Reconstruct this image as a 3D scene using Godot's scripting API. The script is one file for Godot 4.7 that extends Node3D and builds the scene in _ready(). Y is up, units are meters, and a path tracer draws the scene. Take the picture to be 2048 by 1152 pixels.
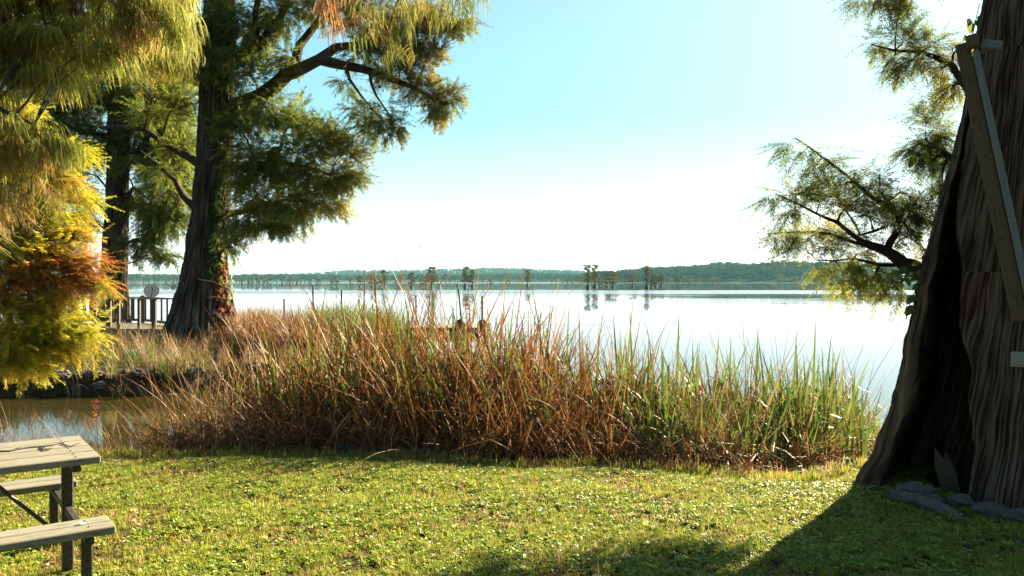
extends Node3D
# A lake shore in early autumn: cypress trees, reeds, a picnic table and a deck, seen against the morning light.

const F := 1639.0          # focal length in the photograph's pixels, used to read positions off it
const EYE := 1.6           # camera height over the lawn
const HORIZON := 562.0     # row of the horizon
const WATER := -0.6        # level of the lake
const EXPOSURE := 6.8
const SUN_AZ := 43.0
const SUN_EL := 26.5

var rng := RandomNumberGenerator.new()
var used := {}
var noise := FastNoiseLite.new()
var M := {}

# ------------------------------------------------------------------ helpers
class Geo:
	var v := PackedVector3Array()
	var c := PackedColorArray()
	var uv := PackedVector2Array()
	var i := PackedInt32Array()

	func add(p: Vector3, col := Color.WHITE, t := Vector2.ZERO) -> int:
		v.append(p); c.append(col); uv.append(t)
		return v.size() - 1

	func tri(a: Vector3, b: Vector3, d: Vector3, col := Color.WHITE) -> void:
		var k := v.size()
		v.append(a); v.append(b); v.append(d)
		c.append(col); c.append(col); c.append(col)
		uv.append(Vector2(0, 0)); uv.append(Vector2(1, 0)); uv.append(Vector2(0, 1))
		i.append(k); i.append(k + 1); i.append(k + 2)

	func quad(a: Vector3, b: Vector3, d: Vector3, e: Vector3, col := Color.WHITE) -> void:
		var k := v.size()
		v.append(a); v.append(b); v.append(d); v.append(e)
		for n in 4: c.append(col)
		uv.append(Vector2(0, 0)); uv.append(Vector2(1, 0)); uv.append(Vector2(1, 1)); uv.append(Vector2(0, 1))
		for n in [0, 1, 2, 0, 2, 3]: i.append(k + n)

	# a leaf shaped like a lozenge from a along d, w wide, up is its face
	func leaf(a: Vector3, d: Vector3, side: Vector3, w: float, col := Color.WHITE) -> void:
		var m := a + d * 0.45
		quad(a, m + side * w * 0.5, a + d, m - side * w * 0.5, col)

	func ribbon(pts: Array, side: Vector3, widths: Array, col := Color.WHITE, col2 := Color.WHITE) -> void:
		var k := v.size()
		var n := pts.size()
		for j in n:
			var cc := col.lerp(col2, float(j) / (n - 1))
			add(pts[j] - side * widths[j] * 0.5, cc, Vector2(0, float(j) / n))
			add(pts[j] + side * widths[j] * 0.5, cc, Vector2(1, float(j) / n))
		for j in n - 1:
			var q := k + j * 2
			for m in [q, q + 1, q + 2, q + 1, q + 3, q + 2]: i.append(m)

	func tube(pts: Array, rad: Array, sides: int, col := Color.WHITE, vs := 1.0) -> void:
		var k := v.size()
		var n := pts.size()
		var run := 0.0
		for j in n:
			var a: Vector3 = pts[maxi(j - 1, 0)]
			var b: Vector3 = pts[mini(j + 1, n - 1)]
			var d := (b - a).normalized()
			var s := d.cross(Vector3.UP)
			if s.length() < 0.05: s = d.cross(Vector3.RIGHT)
			s = s.normalized()
			var t := s.cross(d)
			if j > 0: run += (pts[j] as Vector3).distance_to(pts[j - 1])
			for q in sides + 1:
				var an := TAU * q / sides
				add(pts[j] + (s * cos(an) + t * sin(an)) * rad[j], col, Vector2(float(q) / sides, run * vs))
		for j in n - 1:
			for q in sides:
				var e := k + j * (sides + 1) + q
				var f := e + sides + 1
				i.append(e); i.append(f); i.append(e + 1)
				i.append(e + 1); i.append(f); i.append(f + 1)

	func mesh(mat: Material, smooth := false) -> ArrayMesh:
		var arr := []
		arr.resize(Mesh.ARRAY_MAX)
		arr[Mesh.ARRAY_VERTEX] = v
		arr[Mesh.ARRAY_COLOR] = c
		arr[Mesh.ARRAY_TEX_UV] = uv
		arr[Mesh.ARRAY_INDEX] = i
		if smooth:
			var n := PackedVector3Array()
			n.resize(v.size())
			for t in range(0, i.size(), 3):
				var nn := (v[i[t + 2]] - v[i[t]]).cross(v[i[t + 1]] - v[i[t]])
				n[i[t]] += nn; n[i[t + 1]] += nn; n[i[t + 2]] += nn
			for t in n.size(): n[t] = n[t].normalized()
			arr[Mesh.ARRAY_NORMAL] = n
		var m := ArrayMesh.new()
		m.add_surface_from_arrays(Mesh.PRIMITIVE_TRIANGLES, arr)
		m.surface_set_material(0, mat)
		return m

# the point d metres ahead of the camera that the photograph shows at column px, row py
func at(px: float, py: float, d: float) -> Vector3:
	return Vector3((px - 1024.0) / F * d, EYE + (HORIZON - py) / F * d, -d)

func R(a: float, b: float) -> float:
	return rng.randf_range(a, b)

func rv() -> Vector3:
	return Vector3(R(-1, 1), R(-1, 1), R(-1, 1))

func lin(r: float, g: float, b: float) -> Color:
	return Color(r, g, b).linear_to_srgb()

func numbered(called: String) -> String:
	var n: int = used.get(called, -1) + 1
	used[called] = n
	return called if n == 0 else "%s_%03d" % [called, n]

func tag(o: Node, label := "", category := "", group := "", kind := "") -> void:
	if label: o.set_meta("label", label)
	if category: o.set_meta("category", category)
	if group: o.set_meta("group", group)
	if kind: o.set_meta("kind", kind)

func thing(called: String, where: Vector3, label: String, category: String, group := "") -> Node3D:
	var o := Node3D.new()
	o.name = numbered(called)
	add_child(o)
	o.position = where
	tag(o, label, category, group)
	return o

func part(called: String, m: Mesh, parent: Node, where := Vector3.ZERO, b := Basis()) -> MeshInstance3D:
	var o := MeshInstance3D.new()
	o.name = called if parent != self else numbered(called)
	o.mesh = m
	parent.add_child(o, true)
	o.transform = Transform3D(b, where)
	return o

func scatter(called: String, m: Mesh, x: Array, cols: Array, parent: Node) -> MultiMeshInstance3D:
	var mm := MultiMesh.new()
	mm.transform_format = MultiMesh.TRANSFORM_3D
	mm.use_colors = true
	mm.mesh = m
	mm.instance_count = x.size()
	for k in x.size():
		mm.set_instance_transform(k, x[k])
		mm.set_instance_color(k, cols[k])
	var o := MultiMeshInstance3D.new()
	o.name = called if parent != self else numbered(called)
	o.multimesh = mm
	parent.add_child(o, true)
	return o

# box with chamfered edges, 44 triangles
func bevel_box(s: Vector3, b: float, mat: Material) -> ArrayMesh:
	var g := Geo.new()
	var h := s * 0.5
	b = minf(b, minf(h.x, minf(h.y, h.z)) * 0.6)
	var pt := func(sx, sy, sz, ax):
		var p := Vector3(h.x * sx, h.y * sy, h.z * sz)
		if ax != 0: p.x -= b * sx
		if ax != 1: p.y -= b * sy
		if ax != 2: p.z -= b * sz
		return p
	var out := func(a: Vector3, c: Vector3, d: Vector3):
		var nn := (d - a).cross(c - a)
		if nn.dot(a + c + d) < 0: g.tri(a, d, c)
		else: g.tri(a, c, d)
	for ax in 3:
		for sg in [-1, 1]:
			var q := []
			for uvw in [[-1, -1], [1, -1], [1, 1], [-1, 1]]:
				var e := [0, 0, 0]
				e[ax] = sg; e[(ax + 1) % 3] = uvw[0]; e[(ax + 2) % 3] = uvw[1]
				q.append(pt.call(e[0], e[1], e[2], ax))
			out.call(q[0], q[1], q[2]); out.call(q[0], q[2], q[3])
	for ax in 3:
		var a1 := (ax + 1) % 3
		var a2 := (ax + 2) % 3
		for s1 in [-1, 1]:
			for s2 in [-1, 1]:
				var q := []
				for w in [[-1, a1], [1, a1], [1, a2], [-1, a2]]:
					var e := [0, 0, 0]
					e[ax] = w[0]; e[a1] = s1; e[a2] = s2
					q.append(pt.call(e[0], e[1], e[2], w[1]))
				out.call(q[0], q[1], q[2]); out.call(q[0], q[2], q[3])
	for sx in [-1, 1]:
		for sy in [-1, 1]:
			for sz in [-1, 1]:
				out.call(pt.call(sx, sy, sz, 0), pt.call(sx, sy, sz, 1), pt.call(sx, sy, sz, 2))
	return g.mesh(mat)

# a basis whose x runs along d
func along(d: Vector3, up := Vector3.UP) -> Basis:
	var x := d.normalized()
	var z := x.cross(up).normalized()
	return Basis(x, z.cross(x).normalized(), z)

func beam(called: String, a: Vector3, b: Vector3, w: float, t: float, mat: Material, parent: Node, up := Vector3.UP) -> MeshInstance3D:
	return part(called, bevel_box(Vector3(a.distance_to(b), t, w), 0.006, mat), parent, (a + b) * 0.5, along(b - a, up))

func interp(tab: Array, x: float) -> float:
	if x <= tab[0][0]: return tab[0][1]
	for k in tab.size() - 1:
		if x <= tab[k + 1][0]:
			var t: float = (x - tab[k][0]) / (tab[k + 1][0] - tab[k][0])
			t = t * t * (3.0 - 2.0 * t)
			return lerpf(tab[k][1], tab[k + 1][1], t)
	return tab[-1][1]

func pick(pal: Array) -> Color:
	var c: Color = pal[rng.randi() % pal.size()]
	var k := R(0.75, 1.25)
	return Color(c.r * k, c.g * k * R(0.93, 1.07), c.b * k)

# ------------------------------------------------------------------ textures and materials
func noise_tex(freq: float, ramp: Array, sx := 1.0, sy := 1.0, size := 512, seed_ := 1, oct := 4) -> ImageTexture:
	var f := FastNoiseLite.new()
	f.seed = seed_; f.frequency = freq; f.fractal_octaves = oct
	f.noise_type = FastNoiseLite.TYPE_SIMPLEX_SMOOTH
	var im := Image.create(size, size, false, Image.FORMAT_RGB8)
	var n := ramp.size() - 1
	for y in size:
		for x in size:
			# fade between two samplings so that the edges meet
			var wx := clampf((float(x) / size - 0.75) * 4.0, 0.0, 1.0)
			var val := f.get_noise_2d(x * sx, y * sy)
			if wx > 0.0: val = lerpf(val, f.get_noise_2d((x - size) * sx, y * sy), wx)
			val = clampf(val * 0.9 + 0.5, 0.0, 0.999) * n
			var k := int(val)
			im.set_pixel(x, y, (ramp[k] as Color).lerp(ramp[k + 1], val - k))
	return ImageTexture.create_from_image(im)

func plain(c: Color, rough := 0.8) -> StandardMaterial3D:
	var m := StandardMaterial3D.new()
	m.albedo_color = c
	m.roughness = rough
	return m

func leafy(back: float, rough := 0.55, spec := 0.4) -> StandardMaterial3D:
	var m := StandardMaterial3D.new()
	m.vertex_color_use_as_albedo = true
	m.roughness = rough
	m.metallic_specular = spec
	m.cull_mode = BaseMaterial3D.CULL_DISABLED
	m.backlight_enabled = true
	m.backlight = Color(back, back, back)
	return m

func wood(dark: Color, light: Color, seed_: int, sc := Vector3(1.2, 9.0, 9.0), rough := 0.8) -> StandardMaterial3D:
	var m := StandardMaterial3D.new()
	m.albedo_texture = noise_tex(0.012, [dark, light, dark.lerp(light, 0.6), light], 1.0, 1.0, 256, seed_, 5)
	m.roughness = rough
	m.metallic_specular = 0.3
	m.uv1_triplanar = true
	m.uv1_scale = sc
	m.uv1_offset = Vector3(seed_ * 0.37, seed_ * 0.71, seed_ * 0.13)
	m.heightmap_enabled = true
	m.heightmap_texture = m.albedo_texture
	m.heightmap_scale = 0.25
	return m

func bark(dark: Color, mid: Color, light: Color, seed_: int, u: float, v: float) -> StandardMaterial3D:
	var m := StandardMaterial3D.new()
	m.albedo_texture = noise_tex(0.02, [dark, dark, mid, mid.lerp(light, 0.4), light], 2.6, 0.19, 512, seed_, 5)
	m.roughness = 0.92
	m.metallic_specular = 0.2
	m.uv1_scale = Vector3(u, v, 1)
	m.heightmap_enabled = true
	m.heightmap_texture = m.albedo_texture
	m.heightmap_scale = 2.0
	m.detail_enabled = true
	m.detail_blend_mode = BaseMaterial3D.BLEND_MODE_MUL
	m.detail_uv_layer = BaseMaterial3D.DETAIL_UV_1
	m.detail_albedo = noise_tex(0.01, [lin(0.45, 0.5, 0.45), lin(0.9, 0.85, 0.8), lin(1, 1, 1), lin(0.75, 0.62, 0.55)], 1.0, 0.5, 256, seed_ + 9, 4)
	return m

func materials() -> void:
	M.leaf = leafy(1.0, 0.65, 0.25)
	M.near_leaf = leafy(1.0, 0.65, 0.25)
	M.grass = leafy(0.9, 0.6, 0.28)
	M.reed = leafy(0.8, 0.55, 0.3)
	M.far_leaf = leafy(0.5, 0.9, 0.0)
	M.clover = leafy(0.85, 0.45, 0.35)
	M.bark = bark(lin(0.022, 0.017, 0.013), lin(0.065, 0.052, 0.041), lin(0.15, 0.125, 0.1), 3, 2.0, 0.35)
	M.bark_big = bark(lin(0.03, 0.021, 0.015), lin(0.09, 0.064, 0.046), lin(0.17, 0.128, 0.096), 5, 6.0, 0.6)
	M.twig = plain(lin(0.06, 0.045, 0.033), 0.9)
	M.far_bark = plain(lin(0.05, 0.045, 0.04), 0.9)
	M.bench_wood = [wood(lin(0.085, 0.08, 0.058), lin(0.2, 0.188, 0.138), 11), wood(lin(0.08, 0.076, 0.055), lin(0.19, 0.178, 0.13), 12), wood(lin(0.09, 0.083, 0.06), lin(0.21, 0.197, 0.145), 13)]
	M.deck_wood = [wood(lin(0.12, 0.10, 0.07), lin(0.2, 0.17, 0.115), 21), wood(lin(0.10, 0.09, 0.065), lin(0.18, 0.15, 0.105), 22)]
	M.rail_wood = wood(lin(0.055, 0.045, 0.036), lin(0.11, 0.093, 0.076), 23)
	M.board_brown = wood(lin(0.065, 0.043, 0.023), lin(0.12, 0.082, 0.043), 24, Vector3(0.8, 7, 7))
	M.board_green = wood(lin(0.085, 0.105, 0.085), lin(0.16, 0.185, 0.15), 25, Vector3(0.8, 7, 7))
	M.old_timber = wood(lin(0.03, 0.024, 0.017), lin(0.075, 0.058, 0.04), 26)
	var st := plain(lin(0.045, 0.04, 0.035), 0.55)
	st.metallic = 0.3
	st.albedo_color = lin(0.9, 0.9, 0.9)
	st.albedo_texture = noise_tex(0.03, [lin(0.02, 0.02, 0.02), lin(0.035, 0.033, 0.03), lin(0.11, 0.065, 0.04)], 1, 1, 256, 31)
	st.uv1_triplanar = true
	st.uv1_scale = Vector3(5, 5, 5)
	M.steel = st
	M.pole = plain(lin(0.05, 0.05, 0.05), 0.6)
	var rk := plain(Color.WHITE, 0.9)
	rk.albedo_texture = noise_tex(0.02, [lin(0.025, 0.022, 0.018), lin(0.06, 0.053, 0.044), lin(0.12, 0.105, 0.085), lin(0.05, 0.045, 0.034)], 1, 1, 256, 33, 5)
	rk.uv1_triplanar = true
	rk.uv1_scale = Vector3(2, 2, 2)
	rk.heightmap_enabled = true
	rk.heightmap_texture = rk.albedo_texture
	rk.heightmap_scale = 1.5
	M.rock = rk
	var soil := plain(Color.WHITE, 0.95)
	soil.albedo_texture = noise_tex(0.035, [lin(0.02, 0.014, 0.009), lin(0.045, 0.03, 0.016), lin(0.07, 0.048, 0.024), lin(0.035, 0.034, 0.014)], 1, 1, 512, 35, 5)
	soil.uv1_triplanar = true
	soil.uv1_world_triplanar = true
	soil.uv1_scale = Vector3(0.7, 0.7, 0.7)
	soil.heightmap_enabled = true
	soil.heightmap_texture = soil.albedo_texture
	soil.heightmap_scale = 2.0
	M.soil = soil
	M.hill = plain(lin(0.03, 0.04, 0.02), 1.0)
	M.hill.metallic_specular = 0.0
	soil.metallic_specular = 0.15

# ------------------------------------------------------------------ camera, sky, sun
func light_and_camera() -> void:
	var cam := Camera3D.new()
	cam.name = "camera"
	add_child(cam)
	cam.position = Vector3(0, EYE, 0)
	cam.rotation.x = -atan((576.0 - HORIZON) / F)
	cam.fov = rad_to_deg(2.0 * atan(576.0 / F))
	cam.near = 0.1
	cam.far = 12000.0
	cam.current = true

	var to_sun := Vector3(sin(deg_to_rad(SUN_AZ)) * cos(deg_to_rad(SUN_EL)), sin(deg_to_rad(SUN_EL)), -cos(deg_to_rad(SUN_AZ)) * cos(deg_to_rad(SUN_EL)))
	var sun := DirectionalLight3D.new()
	sun.name = "sun"
	add_child(sun)
	sun.look_at_from_position(Vector3.ZERO, -to_sun, Vector3.UP)
	sun.light_energy = 1.6
	sun.light_color = Color(1.0, 0.93, 0.80)
	sun.light_angular_distance = 0.5
	sun.shadow_enabled = true

	# clear sky: pale at the horizon, blue above, brighter round the sun, the same rule in every direction
	var w := 512
	var h := 256
	var im := Image.create(w, h, false, Image.FORMAT_RGBF)
	var col := [[0.0, Vector3(1.7, 1.72, 1.70)], [5.5, Vector3(0.84, 1.16, 1.25)], [11.0, Vector3(0.38, 0.88, 1.06)], [20.0, Vector3(0.27, 0.62, 0.98)], [40.0, Vector3(0.18, 0.42, 0.74)], [90.0, Vector3(0.10, 0.26, 0.52)]]
	for y in h:
		var el := 90.0 - (y + 0.5) / h * 180.0
		var b: Vector3 = col[0][1]
		for k in col.size() - 1:
			if el >= col[k][0] and el <= col[k + 1][0]:
				b = (col[k][1] as Vector3).lerp(col[k + 1][1], (el - col[k][0]) / (col[k + 1][0] - col[k][0]))
		for x in w:
			var ar := (x + 0.5) / w * TAU - PI * 0.5
			var e := deg_to_rad(maxf(el, 0.0))
			var d := Vector3(cos(ar) * cos(e), sin(e), sin(ar) * cos(e))
			var g := rad_to_deg(acos(clampf(d.dot(to_sun), -1.0, 1.0)))
			var toward := 0.36 + 0.64 * pow(0.5 + 0.5 * cos(deg_to_rad(g)), 0.8)
			var c := b * toward * 1.12 + Vector3(1.0, 0.97, 0.9) * (1.9 * exp(-g / 17.0))
			c /= EXPOSURE
			im.set_pixel(x, y, Color(c.x, c.y, c.z))
	var sky_m := PanoramaSkyMaterial.new()
	sky_m.panorama = ImageTexture.create_from_image(im)
	var env := Environment.new()
	env.background_mode = Environment.BG_SKY
	env.sky = Sky.new()
	env.sky.sky_material = sky_m
	env.tonemap_mode = Environment.TONE_MAPPER_LINEAR
	env.tonemap_exposure = EXPOSURE
	env.sdfgi_enabled = true
	env.ssao_enabled = true
	env.ssil_enabled = true
	env.fog_enabled = true
	env.fog_density = 0.00007
	env.fog_light_color = lin(0.36, 0.9, 1.0)
	var we := WorldEnvironment.new()
	we.name = "world"
	we.environment = env
	add_child(we)

func _ready() -> void:
	rng.seed = 7
	noise.seed = 4
	noise.frequency = 0.5
	light_and_camera()
	materials()
	terrain()
	lake()
	hills()
	lake_trees()
	big_trees()
	unseen_trees()
	print("trees done ", Time.get_ticks_msec())
	deck_and_dock()
	picnic_table()
	stones_and_timber()
	reeds()
	print("reeds done ", Time.get_ticks_msec())
	lawn_cover()
	birds()
	print("done ", Time.get_ticks_msec())

# ------------------------------------------------------------------ ground, lake, hills
var shore_line := [[-14.0, 8.3], [-3.9, 7.78], [-1.75, 7.7], [0.56, 7.3], [2.3, 6.85], [3.1, 7.3], [4.6, 8.8], [9.0, 10.0], [30.0, 14.0]]

func shore(x: float) -> float:
	return interp(shore_line, x) + noise.get_noise_1d(x * 3.0) * 0.12

func ground(x: float, d: float) -> float:
	var s := d - shore(x)
	var y := noise.get_noise_2d(x * 0.5, d * 0.5) * 0.04 + noise.get_noise_2d(x * 2.2, d * 2.2) * 0.015
	if s > -0.6: y -= 0.05 * smoothstep(-0.6, 0.0, s)
	if s > 0.0: y -= 0.16 * smoothstep(0.0, 0.25, s) + 1.2 * smoothstep(0.1, 2.9, s)
	var e := Vector2((x + 12.5) / 10.3, (d - 21.3) / 6.5)
	var r := e.length() + noise.get_noise_2d(x * 0.6, d * 0.6 + 40.0) * 0.12
	if x < -12.5: r = absf(e.y) + noise.get_noise_2d(x * 0.6, d * 0.6 + 40.0) * 0.12
	var b := -0.1 - 0.12 * smoothstep(0.6, 0.93, r) - 0.75 * smoothstep(0.93, 0.985, r) - 0.7 * smoothstep(0.97, 1.35, r) + noise.get_noise_2d(x * 1.3, d * 1.3) * 0.07
	return maxf(y, b)

func axis(near: float, step: float, far: float, grow: float) -> Array:
	var a := []
	var x := 0.0
	while x < near: a.append(x); x += step
	while x < far: a.append(x); step *= grow; x += step
	a.append(far)
	return a

func terrain() -> void:
	var half := axis(13.0, 0.16, 9000.0, 1.35)
	var xs := []
	for k in range(half.size() - 1, 0, -1): xs.append(-half[k])
	xs.append_array(half)
	var ds := []
	for k in range(half.size() - 1, 0, -1):
		if half[k] > 3.0: ds.append(-half[k])
	ds.append_array(axis(30.0, 0.16, 9000.0, 1.35))
	var g := Geo.new()
	for d in ds:
		for x in xs:
			var y := ground(x, d) if d < 60.0 else -1.6
			g.add(Vector3(x, y, -d))
	var w := xs.size()
	for r in ds.size() - 1:
		for q in w - 1:
			var a := r * w + q
			for n in [a, a + w, a + 1, a + 1, a + w, a + w + 1]: g.i.append(n)
	tag(part("ground", g.mesh(M.soil, true), self), "", "", "", "structure")

func lake() -> void:
	var g := Geo.new()
	var xs := [-9000.0, -3000.0, -1200.0, -500.0, -220.0, -100.0, -50.0, -25.0, -10.0, 0.0, 10.0, 25.0, 50.0, 100.0, 220.0, 500.0, 1200.0, 3000.0, 9000.0]
	var ds := []
	var d := 7.0
	while d < 8800.0:
		ds.append(d); d *= 1.04
	for dd in ds:
		for x in xs: g.add(Vector3(x, WATER, -dd), Color.WHITE, Vector2(x / 700.0, log(dd / 7.0) / log(8800.0 / 7.0)))
	var w := xs.size()
	for r in ds.size() - 1:
		for q in w - 1:
			var a := r * w + q
			for n in [a, a + w, a + 1, a + 1, a + w, a + w + 1]: g.i.append(n)
	# breeze: bands of ripples lie between still water
	var im := Image.create(512, 1024, false, Image.FORMAT_RGB8)
	var f := FastNoiseLite.new()
	f.seed = 8; f.frequency = 0.02; f.fractal_octaves = 4
	for y in 1024:
		for x in 512:
			var v := (y + 0.5) / 1024.0
			var n := f.get_noise_3d(cos(x / 512.0 * TAU) * 60.0, sin(x / 512.0 * TAU) * 60.0, y * 0.7)
			var fine := f.get_noise_3d(cos(x / 512.0 * TAU) * 90.0, sin(x / 512.0 * TAU) * 90.0, y * 2.0 + 900.0)
			var dist := 7.0 * exp((v + n * 0.014) * log(8800.0 / 7.0))
			var r := 0.035 + 0.03 * maxf(fine, 0.0)
			r += 0.16 * smoothstep(760.0, 880.0, dist)
			r += 0.16 * smoothstep(125.0, 150.0, dist) * (1.0 - smoothstep(185.0, 200.0, dist))
			r += 0.07 * smoothstep(-0.1, 0.5, fine + n * 0.4) * (1.0 - smoothstep(90.0, 190.0, dist))
			im.set_pixel(x, y, Color(r, r, r))
	var m := plain(lin(0.024, 0.021, 0.006), 1.0)
	m.roughness_texture = ImageTexture.create_from_image(im)
	m.roughness_texture_channel = BaseMaterial3D.TEXTURE_CHANNEL_RED
	m.metallic_specular = 0.45
	tag(part("lake", g.mesh(m, true), self), "", "", "", "structure")

func forest_tree(seed_: int) -> ArrayMesh:
	rng.seed = seed_
	var g := Geo.new()
	for k in 20:
		var dd := rv().normalized() * R(0.4, 1.0)
		var cen := Vector3(dd.x * 0.36, 0.58 + dd.y * 0.32, dd.z * 0.36)
		for j in 12:
			var d := rv().normalized()
			var p := cen + d * 0.13 * Vector3(1, 0.8, 1)
			var s := d.cross(rv()).normalized() * R(0.05, 0.1)
			var t := d.cross(s).normalized() * R(0.05, 0.1)
			var kk := R(0.7, 1.3)
			g.tri(p - s, p + s, p + t * 1.4, Color(kk, kk, kk))
	return g.mesh(M.far_leaf)

func hills() -> void:
	var kinds := [forest_tree(51), forest_tree(52), forest_tree(53), forest_tree(54)]
	# [name, distance of the shore, depth, tree height, rows, spacing, skyline in the photograph, label]
	var sets := [
		["far_ridge", 2300.0, 700.0, 17.0, 7, 10.0, [[-500, 541], [0, 546], [280, 546], [420, 549], [500, 546], [600, 545], [700, 538], [800, 539], [900, 536], [1000, 534], [1100, 537], [1200, 541], [1300, 541], [1700, 540], [2500, 538]], "hazy blue wooded ridge far across the lake"],
		["middle_ridge", 1450.0, 250.0, 15.0, 5, 7.0, [[-500, 552], [0, 551], [300, 553], [560, 551], [700, 549], [850, 552], [980, 547], [1060, 544], [1150, 546], [1230, 541], [1330, 541], [1500, 538], [2500, 536]], "grey green wooded shore below the far ridge"],
		["near_hill", 1080.0, 170.0, 16.0, 7, 5.0, [[1130, 561], [1180, 556], [1215, 545], [1250, 537], [1300, 532], [1400, 528], [1450, 522], [1500, 526], [1550, 521], [1600, 520], [1700, 521], [1850, 524], [2000, 521], [2200, 524], [2600, 520]], "dark teal wooded hill across the lake behind the leaning branch"],
	]
	for s in sets:
		var D: float = s[1]
		var sky: Array = s[6]
		var x0: float = (sky[0][0] - 1024.0) / F * D
		var x1: float = (sky[-1][0] - 1024.0) / F * (D + s[2])
		var g := Geo.new()
		var n := 90
		for k in n + 1:
			var x := lerpf(x0, x1, float(k) / n)
			for q in 4:
				var dd: float = D + s[2] * [0.0, 0.35, 1.0, 2.2][q]
				var px := x / dd * F + 1024.0
				var top: float = EYE + (HORIZON - interp(sky, px)) / F * (D + s[2]) - s[3]
				var y: float = WATER - 1.0 if q == 0 else maxf(top, -0.2) * [0.0, 0.45, 1.0, 0.2][q]
				g.add(Vector3(x, y, -dd))
		for k in n:
			for q in 3:
				var a := k * 4 + q
				for m in [a, a + 1, a + 4, a + 4, a + 1, a + 5]: g.i.append(m)
		tag(part("hill", g.mesh(M.hill, true), self), "", "", "", "structure")
		rng.seed = int(D)
		var xf := [[], [], [], []]
		var co := [[], [], [], []]
		for row in s[4]:
			var fr: float = float(row) / (s[4] - 1)
			var dd: float = D + 8.0 + s[2] * fr
			var x := x0
			while x < x1:
				x += s[5] * R(0.6, 1.4)
				var ddd: float = dd + R(-0.5, 0.5) * s[2] / s[4]
				var px := x / ddd * F + 1024.0
				var top: float = EYE + (HORIZON - interp(sky, px)) / F * (D + s[2]) - s[3]
				var t: float = (ddd - D) / s[2]
				var y: float = maxf(top, -0.2) * (t / 0.35 * 0.45 if t < 0.35 else 0.45 + 0.55 * (t - 0.35) / 0.65)
				if px < sky[0][0]: continue
				var fall: float = clampf((HORIZON + 4.0 - interp(sky, px)) / 12.0, 0.15, 1.0)
				var hh: float = s[3] * R(0.85, 1.12) * fall
				var b := Basis(Vector3.UP, R(0, TAU)).scaled(Vector3(hh * R(0.7, 1.0), hh, hh * R(0.7, 1.0)))
				var kd := rng.randi() % 4
				xf[kd].append(Transform3D(b, Vector3(x, y - 0.5, -ddd)))
				co[kd].append(pick([Color(0.045, 0.065, 0.028), Color(0.06, 0.075, 0.03), Color(0.05, 0.06, 0.025), Color(0.075, 0.07, 0.03)]))
		var f := Node3D.new()
		f.name = numbered("forest")
		add_child(f)
		tag(f, s[7], "forest", "", "stuff")
		for kd in 4: scatter("trees", kinds[kd], xf[kd], co[kd], f)
	# flooded cypress stand along the left far shore, a band of bare trunks and thin crowns
	rng.seed = 77
	var g := Geo.new()
	for k in 130:
		var px := R(150, 650)
		var dd := R(640, 860)
		var p := at(px, 566, dd); p.y = WATER
		var hh := R(3.5, 7.0)
		g.tube([p, p + Vector3(0, hh, 0)], [0.35, 0.12], 3, Color(0.16, 0.13, 0.1))
		for j in 16:
			var q := p + Vector3(R(-1.6, 1.6), hh * R(0.45, 1.05), R(-1.6, 1.6))
			var sdir := rv().normalized() * R(0.4, 0.9)
			g.tri(q - sdir, q + sdir, q + rv().normalized() * 0.7, pick([Color(0.1, 0.08, 0.04), Color(0.14, 0.08, 0.04), Color(0.07, 0.075, 0.04)]))
	tag(part("flooded_wood", g.mesh(M.far_leaf), self), "brownish stand of flooded cypress trunks along the far shore", "wood", "", "stuff")

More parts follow.
